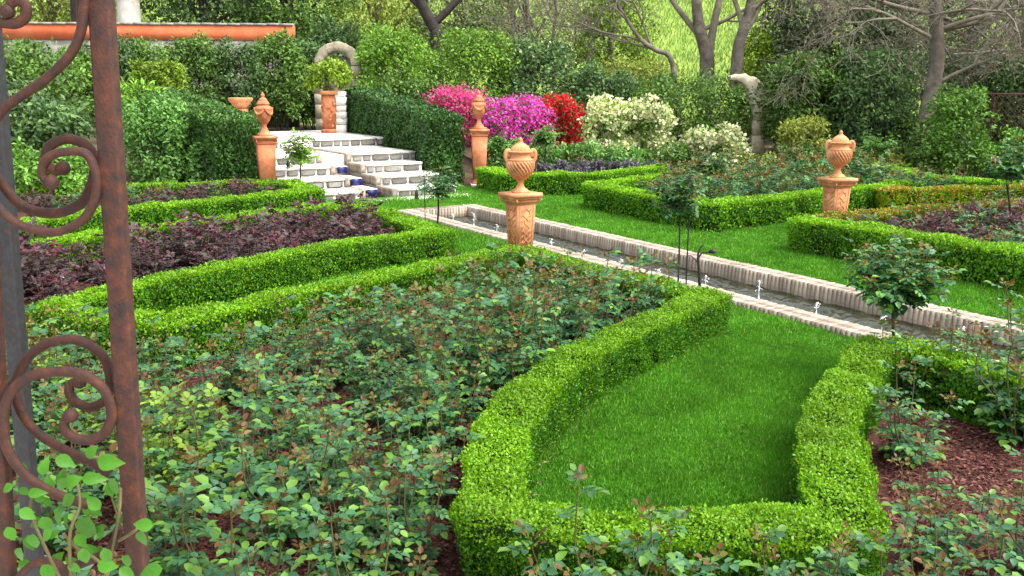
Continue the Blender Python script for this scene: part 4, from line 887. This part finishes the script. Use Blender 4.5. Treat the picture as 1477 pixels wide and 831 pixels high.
bare_tree('bare spreading branch tree leaning over the dark viburnum', [(985, 105), (970, 92), (945, 72), (925, 58), (905, 30), (880, -10)], 33.4, .11, .05, ((.3, -.9, 0, .3, 2.2, .045), (.45, -.4, .1, .9, 2.2, .05), (.6, -1, .1, .2, 2.4, .045), (.8, -.8, 0, .6, 2.2, .04), (.9, .3, 0, 1, 2, .04)), 4, 12, 'bark', kids=(3, 4), spread=.55, minr=.009)
bare_tree('bare tree trunk rising behind the broken arch', [(1060, 120), (1064, 80), (1072, 45), (1082, 10), (1090, -40)], 33, .24, .15, ((.45, .6, 0, .8, 3, .10), (.5, -.3, 0, 1, 3, .10), (.7, .7, .1, .7, 2.4, .08), (.8, -.6, 0, .8, 2.4, .08)), 4, 13, 'bark', kids=(2, 3))
bare_tree('lichen-grey bare tree with a tall crooked trunk before the evergreens', [(1333, 252), (1334, 185), (1345, 130), (1352, 80), (1350, 20), (1352, -30)], 26.8, .26, .17, ((.45, .8, -.2, .5, 1.4, .06), (.72, 1, -.1, .12, 3.0, .09), (.75, 1, -.4, .4, 2.6, .07), (.68, -1, -.2, .35, 2.4, .06), (.8, -1, 0, .2, 2.6, .07), (.85, -.6, -.6, .5, 2.2, .06), (.9, .8, -.5, .3, 2.4, .06), (.95, -.9, .2, .4, 2.4, .06), (.83, .4, -.9, .1, 2.0, .05)), 5, 14, 'bark', kids=(3, 4), spread=.7, up=-.01, minr=.006)
bare_tree('thin bare tree at the frame edge behind the trellis', [(1480, 200), (1482, 120), (1478, 60), (1480, 0)], 29, .16, .1, ((.5, -1, -.2, .3, 2.4, .06), (.7, -1, 0, .5, 2.6, .06), (.8, -.8, -.2, .7, 2.2, .05), (.62, -1, .2, 0, 2, .05)), 5, 15, 'bark', kids=(3, 4), spread=.7, minr=.006)
bare_tree('dark twisted bare trunk above the lilacs', [(628, 110), (630, 60), (626, 40), (612, 15), (600, -20)], 34, .26, .18, ((.55, .8, 0, .7, 2.6, .15), (.6, -.7, 0, .8, 2.4, .11), (.8, .5, 0, 1, 2.4, .10)), 3, 16, 'bark_dark', twig='bark_dark', kids=(2, 3))
bare_tree('thin leafless sapling tree among yellow-green scrub', [(800, 110), (798, 60), (802, 20), (800, -20)], 36, .07, .05, ((.3, .5, 0, 1, 2.4, .03), (.5, -.6, 0, 1, 2.4, .03), (.65, .5, 0, .9, 2.2, .03), (.8, -.4, 0, 1, 2, .03)), 4, 17, kids=(3, 4), minr=.008, spread=.45, up=.08)
bare_tree('thin leafless sapling tree above the viburnum', [(735, 110), (740, 60), (738, 20), (742, -20)], 36.5, .07, .05, ((.3, .5, 0, 1, 2.4, .03), (.5, -.6, 0, 1, 2.4, .03), (.65, .5, 0, .9, 2.2, .03), (.8, -.4, 0, 1, 2, .03)), 4, 18, kids=(3, 4), minr=.008, spread=.45, up=.08)
def leafy_tree(label, x, Y, ztop, rx, rz_, mat, n, leaf, trunk_r, tm='bark', nc=70, name='leafy_tree', zc=None, cs=.26):
    z0 = float(zt(x, Y)); T = thing(name, label, 'tree', (x, Y, z0)); zc = zc if zc else ztop - rz_
    mb = MB(); cc = cloud(mb, (x, Y, zc), (rx, rx * .8, rz_), n, leaf, nc, 0, .1, cs, z0 + .2, hem=.9)
    t = MB(); t.tube(smooth_path([(x, Y, z0 - .05), (x + .1, Y, (z0 + zc) / 2), (x, Y, zc + rz_ * .3)], 5), np.linspace(trunk_r, trunk_r * .4, 11), 9)
    for i in range(12):
        e = cc[RNG.integers(0, len(cc))]; p = np.array((x, Y, z0 + (zc - z0) * RNG.uniform(.5, 1))); ln = smooth_path([p, (p + e) / 2 + np.array((0, 0, .2)), e], 3); t.tube(ln, np.linspace(trunk_r * .4, .015, len(ln)), 5, cap=False)
    t.build('trunk', tm, T); mb.build('crown', mat, T, kind='stuff'); return T
leafy_tree('dark holm oak crown spreading above the evergreen shrubs', at(1190, 30, 34)[0], 34, 8.5, 3.0, 3.2, 'lf_oak', 15000, .15, .3, zc=5.9)
leafy_tree('dark holm oak standing behind the bare trunk', at(1400, 30, 35)[0], 35, 8.8, 3.6, 3.6, 'lf_oak', 13000, .16, .3, zc=5.4)
leafy_tree('dark green tree behind the red wall beside the pale trunk', at(290, 0, 37)[0], 37, 9, 3.0, 2.6, 'lf_dark', 12000, .16, .3, 'bark_dark', zc=6.7)
leafy_tree('dark green tree behind the red wall nearer the niche', at(415, 0, 38)[0], 38, 9, 2.6, 3.0, 'lf_mid', 12000, .16, .3, 'bark_dark', zc=6.2)
leafy_tree('yellow-green tree beyond the wall above the gate', at(70, 0, 38)[0], 38, 9.5, 2.8, 3.0, 'lf_yellow', 9000, .16, .25, zc=6.3)
leafy_tree('yellow-green tree on the slope above the lilacs', at(545, 0, 41)[0], 41, 10, 2.4, 3.4, 'lf_yellow', 9000, .16, .25, zc=6.2)
leafy_tree('grey-green willow on the slope behind the viburnum', at(760, 0, 40)[0], 40, 9, 3.2, 3.0, 'lf_grey', 9000, .15, .2, zc=5.4)
leafy_tree('pale olive scrub tree on the slope beside the lilacs', at(668, 0, 40)[0], 40, 9, 2.4, 2.8, 'lf_grey', 8000, .15, .2, zc=5.6)
leafy_tree('bright lime tree low on the hillside', at(880, 40, 42)[0], 42, 8, 2.2, 2.0, 'lf_lime', 7000, .16, .2, zc=5.0)
leafy_tree('lime-green young tree beside the broken arch', at(1098, 95, 33.5)[0], 33.5, 4.6, 1.0, 1.1, 'lf_lime', 2600, .13, .06, zc=3.4)
# pale plane trunk and black trunk rising behind the wall
def trunk_only(label, px, Y, r, mat):
    a = at(px, 30, Y); z0 = float(zt(a[0], Y)); T = thing('old_tree', label, 'tree', (a[0], Y, z0)); mb = MB(); mb.tube(smooth_path([(a[0], Y, z0 - .05), (a[0], Y, a[2] - .5), (a[0] + .1, Y, a[2] + 2), (a[0] + .3, Y, a[2] + 5)], 5), np.linspace(r * 1.3, r * .8, 16), 12); mb.build('trunk', mat, T)
    c = MB(); cloud(c, (a[0], Y, a[2] + 5.5), (3, 2.5, 2), 5000, .18, 40); c.build('crown', 'lf_mid', T, kind='stuff')
trunk_only('thick pale plane tree trunk behind the red wall', 186, 35, .38, 'bark_pale')
trunk_only('dark tree trunk behind the red wall beside the gate bar', 112, 35.5, .22, 'bark_dark')
def meadow():
    n = 110000; X = RNG.uniform(-34, 46, n); Y = 37 + RNG.uniform(0, 1, n) ** 1.2 * 60; P = np.column_stack([X, Y, zt(X, Y) + .03]); D = nrm(np.column_stack([RNG.normal(0, .35, (n, 2)), np.ones(n)]))
    o = MB().leaves(P, D, rdir(n), RNG.uniform(.15, .45, n), .035, droop=.2).build('meadow_grass', 'meadow', kind='stuff'); o['label'] = 'tall bright grass on the hillside'
meadow()
# scrub filling the foot of the slope
for i, (x0, x1, yt, Y, m) in enumerate(((840, 990, 84, 34.6, 'lf_yellow'), (470, 600, 48, 35.5, 'lf_light'), (1090, 1230, 40, 33.0, 'lf_oak'), (1230, 1350, 10, 32.5, 'lf_oak'))):
    shrub(['yellow-green scrub at the foot of the bright hillside', 'light green scrub behind the lilac', 'dark holm oak bush under the oak crown', 'dark holm oak bush behind the bare trunk'][i], x0, x1, yt, Y, m, .13, 6000, name='scrub_bush', nc=60)

# ------------------------------------------------------------------ wall, niche, planter, ruins, bowl, trellis
def wall():
    a = at(-60, 28, 33.0); b = at(424, 38, 34.0); L = b - a; ln = math.hypot(L[0], L[1]); rz = math.atan2(L[1], L[0]); c = (a + b) / 2; zb = float(zt(c[0], 33.5)) - .05; top = (a[2] + b[2]) / 2
    T = thing('garden_wall', 'long garden wall with an orange-red plastered band over pale stone', 'wall', (c[0], c[1], zb)); hb = .52
    m = MB(); m.box((c[0], c[1], (zb + top - .08 - hb) / 2), (ln, .42, top - .08 - hb - zb), rz); m.build('stone_course', 'wall_stone', T)
    m = MB(); m.box((c[0], c[1], top - .08 - hb / 2), (ln + .02, .46, hb), rz); m.build('plaster_band', 'red_plaster', T)
    k = int(ln / .45); d = np.array((math.cos(rz), math.sin(rz)))
    for i in range(k):
        q = c[:2] + d * (-ln / 2 + (i + .5) * ln / k); s = MB(); s.box((q[0], q[1], top - .04 + random.uniform(-.006, .006)), (ln / k - .012, .54, .08), rz + random.uniform(-.01, .01)); s.build('coping_stone', 'coping', T)
wall()
def arch_blocks(T, cx, cz, Y, r_in, r_out, dep, a0, a1, nb, rz=0.0, mat='ruin_stone', taper=False):
    """one weathered curved piece of stone with an uneven section"""
    V = []; nb = nb * 3; k = 8
    for i in range(nb + 1):
        t = a0 + (a1 - a0) * i / nb; f_ = i / nb; w_ = (1.25 * (1 - .72 * max(0, f_ - .35) / .65)) if taper else 1.0
        for (u, v) in ((-1, -.7), (-1, .7), (-.75, 1), (.75, 1), (1, .7), (1, -.7), (.75, -1), (-.75, -1)):
            r = (r_in + r_out) / 2 + (u * w_ * random.uniform(.8, 1.12) + (1 - w_) * .6) * (r_out - r_in) / 2 ; y = v * dep / 2 * random.uniform(.9, 1.06); tt = t + random.uniform(-.035, .035)
            V.append((cx + r * math.cos(tt), Y + y, cz + r * math.sin(tt)))
    F = [(i * k + j, i * k + (j + 1) % k, (i + 1) * k + (j + 1) % k, (i + 1) * k + j) for i in range(nb) for j in range(k)]
    m = MB().add(V, F); m.add(V[:k], [tuple(range(k))[::-1]]); m.add(V[-k:], [tuple(range(k))]); m.build('arch_stone', mat, T)
def niche():
    Y = 31.6; p = at(480, 60, Y); z0 = 1.03; x = at(488, 100, Y)[0]; T = thing('stone_niche', 'weathered round-topped stone niche at the head of the steps', 'niche', (x, Y, z0)); ro = .80; cz = p[2] - ro
    arch_blocks(T, x, cz, Y, .46, ro, .5, PI, 0.02, 7, 0, 'ruin_stone')
    for sg in (-1, 1):
        z = z0 - .05
        while z < cz - .05:
            h = min(random.uniform(.3, .5), cz - z); m = MB(); m.box((x + sg * .64, Y, z + h / 2), (.32, .5, h - .012), jit=.012); m.build('stone', 'ruin_stone', T); z += h
    m = MB(); m.box((x, Y + .32, (z0 + cz) / 2), (1.3, .1, cz - z0 + .6)); m.build('back_panel', 'ruin_stone', T)
    # planter in front
    x2, y2 = gp(479, 189, 1.05); y2 = 29.0; x2 = at(478, 160, y2)[0]; zt_ = at(478, 131, y2)[2]; z1 = 1.05
    P = thing('terracotta_planter', 'tall square carved terracotta planter at the head of the steps', 'planter', (x2, y2, z1)); h = zt_ - z1
    m = MB(); m.box((x2, y2, z1 + .06), (.62, .62, .12), .3); m.build('base', 'terracotta_red', P); m = MB(); m.box((x2, y2, z1 + .12 + (h - .24) / 2), (.50, .50, h - .24), .3, taper=1.08); m.build('body', 'terracotta_red', P); m = MB(); m.box((x2, y2, zt_ - .06), (.68, .68, .12), .3); m.build('rim', 'terracotta', P)
    cs, sn = math.cos(.3), math.sin(.3)
    for f in range(4):
        m = MB(); A = .3 + f * PI / 2
        for k in range(9):
            v = .22 + k * (h - .44) / 9; u = .11 * math.sin(k * 1.9); q = np.array((u, -.262 - .018 * k / 9, v)); q = np.array((q[0] * math.cos(A) - q[1] * math.sin(A), q[0] * math.sin(A) + q[1] * math.cos(A), q[2])) + np.array((x2, y2, z1)); m.lathe([(.001, -.06), (.04, -.03), (.05, 0), (.04, .03), (.001, .06)], 7, q, wob=.1)
        m.build('relief', 'terracotta_red', P)
    zt2 = zt_; T2 = thing('potted_bush', 'bright lime-green bush growing in the carved planter', 'shrub', (x2, y2, zt2)); m = MB(); cc = cloud(m, (x2 - .05, y2, zt2 + .42), (.72, .6, .5), 3200, .10, 50, hem=.6); m.build('crown', 'lf_lime', T2, kind='stuff'); s = MB()
    for i in range(6): s.tube([(x2, y2, zt2 - .06), cc[i]], [.02, .008], 5)
    s.build('stem', 'bark', T2)
    # stone post beside it
    xp = at(493, 160, 28.9)[0]; Pq = thing('stone_post', 'short post of stacked white stones beside the carved planter', 'post', (xp, 28.9, z1)); z = z1
    while z < z1 + 1.15: hh = random.uniform(.18, .28); m = MB(); m.box((xp, 28.9, z + hh / 2), (.30, .34, hh - .012), jit=.02); m.build('stone', 'limestone', Pq); z += hh
niche()
def broken_arch():
    Y = 30.2; c = at(1062, 150, Y); z0 = float(zt(c[0], Y)) - .05; ri, ro = .56, .96; x = c[0] + (ri + ro) / 2
    T = thing('broken_arch', 'broken pale stone half arch standing among the evergreens', 'ruin', (x, Y, z0)); zz = z0
    while zz < c[2] - .03: h = min(random.uniform(.45, .7), c[2] - zz); m = MB(); m.box((x, Y, zz + h / 2), (ro - ri, .4, h - .004), jit=.008); m.build('stone', 'pale_ruin', T); zz += h
    arch_blocks(T, c[0], c[2], Y, ri, ro + .04, .42, 0, math.radians(108), 7, 0, 'cream_stone', True)
broken_arch()
def bowl():
    Y = 27.6; p = at(347, 150, Y); z0 = float(zt(p[0], Y)); T = thing('terracotta_bowl', 'wide orange terracotta bowl on a foot behind the yew hedge', 'bowl', (p[0], Y, z0)); z = at(347, 157, Y)[2]
    m = MB(); m.lathe([(.001, z + .02), (.12, z), (.22, z + .08), (.30, z + .2), (.33, z + .22), (.36, z + .26), (.36, z + .32), (.33, z + .33), (.29, z + .26), (.001, z + .2)], 28, (p[0], Y, 0)); m.build('dish', 'terracotta', T, True)
    m = MB(); m.box((p[0], Y, (z0 + z) / 2), (.34, .34, z - z0)); m.build('column', 'terracotta_red', T)
bowl()
def trellis():
    Y = 24.9; a = at(1372, 134, Y); b = at(1500, 134, Y); z0 = 0.0; zt_ = a[2]; T = thing('lattice_trellis', 'dark rusty diamond lattice trellis behind the bright ivy', 'trellis', ((a[0] + b[0]) / 2, Y, z0)); W = b[0] - a[0]; H = zt_ - z0
    for q in (0, .5, 1): m = MB(); m.box((a[0] + W * q, Y + .04, H / 2), (.06, .06, H)); m.build('post', 'rust', T)
    for q in (0, 1): m = MB(); m.box((a[0] + W / 2, Y + .0, .9 + (H - .93) * q), (W, .03, .05)); m.build('rail', 'rust', T)
    s = .19; z1, z2 = .9, H - .03; hh = z2 - z1; k = -int(hh / s) - 1
    while k * s < W:
        for sg, dy in ((1, -.025), (-1, -.04)):
            u0, u1 = k * s, k * s + hh; lo, hi = max(0, u0), min(W, u1)
            if hi - lo > .05:
                f0, f1 = (lo - u0) / hh, (hi - u0) / hh
                X0, X1 = (a[0] + lo, a[0] + hi) if sg > 0 else (a[0] + W - lo, a[0] + W - hi)
                m = MB(); m.tube([(X0, Y + dy, z1 + hh * f0), (X1, Y + dy, z1 + hh * f1)], .011, 4); m.build('lath', 'rust', T)
        k += 1
trellis()

# ------------------------------------------------------------------ the iron gate and the climber on it
poly_sheet('terrace', [(-6, -4), (5, -4), (5, 1.75), (-6, 1.75)], .70, 'limestone', 'raised stone terrace at the garden gate')
mb = MB(); mb.box((-.5, -1.14, .345), (10.96, 5.7, .69)); o = mb.build('terrace_base', 'wall_stone', kind='structure'); o['label'] = 'stone retaining base of the terrace'
def gate():
    Y = 1.10; b0 = at(170, 415, Y); T = thing('iron_gate', 'rusty wrought iron gate leaf with forged scrolls', 'gate', (b0[0], Y, .70))
    def bar(nm, p0, p1, w_, d_, Yb, mat):
        A = at(*p0, Yb); B = at(*p1, Yb); u = (B - A) / (B[2] - A[2]); bot = A + u * (.70 - A[2]); top = A + u * (3.05 - A[2]); m = MB(); V = []
        for q in (bot, top):
            e = .12 * w_
            for sx, sy in ((-1, -1), (1, -1), (1, 1), (-1, 1)):
                V.append(q + np.array((sx * w_ / 2, sy * d_ / 2, 0)))
        m.add(V, [(3, 2, 1, 0), (4, 5, 6, 7), (0, 1, 5, 4), (1, 2, 6, 5), (2, 3, 7, 6), (3, 0, 4, 7)])
        o = m.build(nm, mat, T); bv = o.modifiers.new('bevel', 'BEVEL'); bv.width = .003; bv.segments = 2; return o
    bar('upright', (146, 0), (200, 831), .0255, .022, Y, 'rust')
    bar('upright', (-22, 300), (8, 831), .024, .02, Y, 'rust')
    bar('back_post', (3, 240), (52, 831), .021, .024, Y + .16, 'iron_dark')
    def scroll(pts, Yb, r=.0055, bead=True, taper=True):
        P = smooth_path([at(px, py, Yb) for px, py in pts], 5); m = MB(); rr = np.full(len(P), r)
        if bead: rr[-12:] = np.linspace(r, r * .85, 12)
        m.tube(P, rr, 8, flat=1.25); o = m.build('scroll', 'rust', T, True)
        if bead:
            c = P[-1]; bb = MB(); bb.lathe([(.0005, -r * 1.75), (r * 1.3, -r * 1.2), (r * 1.75, 0), (r * 1.3, r * 1.2), (.0005, r * 1.75)], 12, c); q = bb.mesh('bead', 'rust', True, off=T['_o']); put(q, 'bead', o)
        return o
    z1 = lambda L: [(x / 2.77, y / 2.77) for x, y in L]; z5 = lambda L: [(x / 2.68, 250 + y / 2.68) for x, y in L]; z6 = lambda L: [(x / 2.762, 530 + y / 2.762) for x, y in L]
    F, R = Y - .012, Y + .02
    scroll(z1([(345, -60), (335, 40), (322, 130), (280, 220), (190, 310), (90, 380), (10, 440), (-40, 520), (-60, 620)]), F, bead=False)
    scroll(z1([(-60, 100), (0, 92), (60, 95), (100, 70), (105, 30), (80, 5), (45, 15), (30, 45)]), F, r=.005)
    scroll(z1([(380, -200), (330, -120), (328, 20), (330, 100)]), R, bead=False)
    scroll(z5([(-90, 20), (-40, 95), (60, 190), (150, 222), (230, 226), (320, 180), (368, 100), (374, 20)]) + z1([(372, 655), (335, 610), (265, 606), (205, 622), (172, 662), (172, 706), (204, 730)]), F)
    scroll(z5([(-60, -60), (0, 30), (70, 115), (150, 150), (235, 152), (320, 110), (362, 20)]) + z1([(378, 640), (358, 595), (318, 566), (262, 556), (205, 578), (184, 618), (192, 660), (225, 684), (252, 672)]), R, r=.0052)
    scroll(z6([(352, 548), (215, 502), (105, 432), (32, 330), (12, 205), (45, 98), (120, 38), (232, 16), (340, 34), (416, 92), (446, 180), (428, 246), (380, 284), (318, 288), (268, 262), (256, 222), (282, 192)]), F)
    scroll(z6([(440, 425), (350, 372), (250, 325), (150, 262), (85, 180), (55, 80)]) + z5([(62, 800), (100, 722), (172, 662), (268, 642), (345, 664), (402, 712), (424, 775)]) + z6([(436, 92), (418, 132), (362, 158), (305, 140), (276, 100), (285, 64), (318, 58)]), R, r=.0052)
    scroll(z6([(20, 1000), (60, 870), (110, 800), (180, 770), (238, 790), (258, 840), (230, 900)]), F, bead=True)
    scroll(z6([(170, 840), (270, 800), (350, 772), (440, 722), (475, 640)]), R, bead=False, r=.0052)
gate()
def climber():
    Y = 1.06; p = at(150, 831, Y); T = thing('climbing_vine', 'bright green climbing vine twining on the rusty gate', 'vine', (p[0], Y, .70)); off = np.array(T['_o'])
    st = MB(); stems = []
    for pts in ([(165, 900), (150, 820), (110, 790), (92, 770)], [(150, 860), (165, 780), (172, 740), (174, 705)], [(120, 900), (70, 800), (45, 740), (48, 710)], [(172, 780), (195, 765), (205, 752)], [(110, 900), (100, 780), (115, 730), (110, 690)]):
        P = smooth_path([at(px, py, Y + random.uniform(-.02, .05)) for px, py in pts], 5); st.tube(P, .0022, 6)
    P = smooth_path([at(150, 860, Y), (p[0], Y, 1.2), (p[0] + .05, Y + .03, .70)], 5); st.tube(P, .004, 6); st.build('stem', 'cane', T)
    mb = MB(); k = 7; u = np.linspace(0, 1, k); wd = np.sin(u ** .75 * PI) * .5; V = []
    for i in range(k):
        bend = -.38 * u[i] ** 2
        for sx in (-1, -.5, 0, .5, 1): V.append((sx * wd[i] * .62 * (1 if 0 < i < k - 1 else .04), u[i], bend + .13 * abs(sx) * wd[i]))
    F = [(i * 5 + j, i * 5 + j + 1, i * 5 + j + 6, i * 5 + j + 5) for i in range(k - 1) for j in range(4)]
    lf = [MB().add(np.array(V) * (random.uniform(.9, 1.1), 1, random.uniform(.6, 1.4)), F).mesh('leaf', 'vine_leaf', True) for _ in range(3)]
    spots = [(128, 745, 58, 200, .9), (60, 745, 34, 160, 1), (95, 690, 30, 220, .5), (48, 770, 36, 190, .9), (28, 735, 30, 120, .6), (40, 712, 30, 80, .4), (145, 735, 32, 320, .6), (165, 690, 34, 190, .8), (205, 765, 38, 190, .9), (222, 758, 34, 280, .3), (92, 700, 36, 60, .5), (118, 690, 38, 85, .4), (140, 665, 44, 90, .1), (80, 660, 34, 110, .6), (60, 685, 32, 20, .5), (108, 715, 34, 240, .6), (75, 765, 30, 230, .8), (150, 790, 34, 170, .8), (172, 820, 30, 120, .5), (235, 820, 42, 260, .4), (100, 810, 30, 150, .7), (30, 790, 32, 200, .8), (125, 660, 30, 40, .3), (20, 700, 28, 250, .6), (150, 760, 34, 220, .8), (60, 815, 34, 140, .6), (120, 790, 36, 180, .7), (185, 800, 30, 200, .8), (10, 760, 30, 160, .8), (88, 740, 34, 210, .8), (110, 770, 30, 150, .5), (140, 815, 36, 90, .4)]
    for _ in range(46): spots.append((random.uniform(-10, 170), random.uniform(680, 900), random.uniform(22, 34), random.uniform(0, 360), random.uniform(.2, 1)))
    for i, (px, py, ln, ang, tilt) in enumerate(spots):
        q = at(px, py, Y + random.uniform(-.025, .03) - (.02 if i < 32 else -.06)); L = ln * .80 / FPX * 1.2; a = math.radians(ang)
        d = Vector((math.sin(a), -.35 + .4 * tilt, math.cos(a))).normalized(); nn = Vector((random.uniform(-.4, .4), -1, .9 * tilt + .2)); sx = d.cross(nn).normalized(); nn = sx.cross(d)
        R = Matrix((sx, d, nn)).transposed().to_4x4(); put(lf[i % 3], 'leaf', T, Matrix.Translation(Vector(q - off)) @ R @ Matrix.Scale(L, 4))
climber()
for o in bpy.data.objects:
    if '_o' in o.keys(): del o['_o']
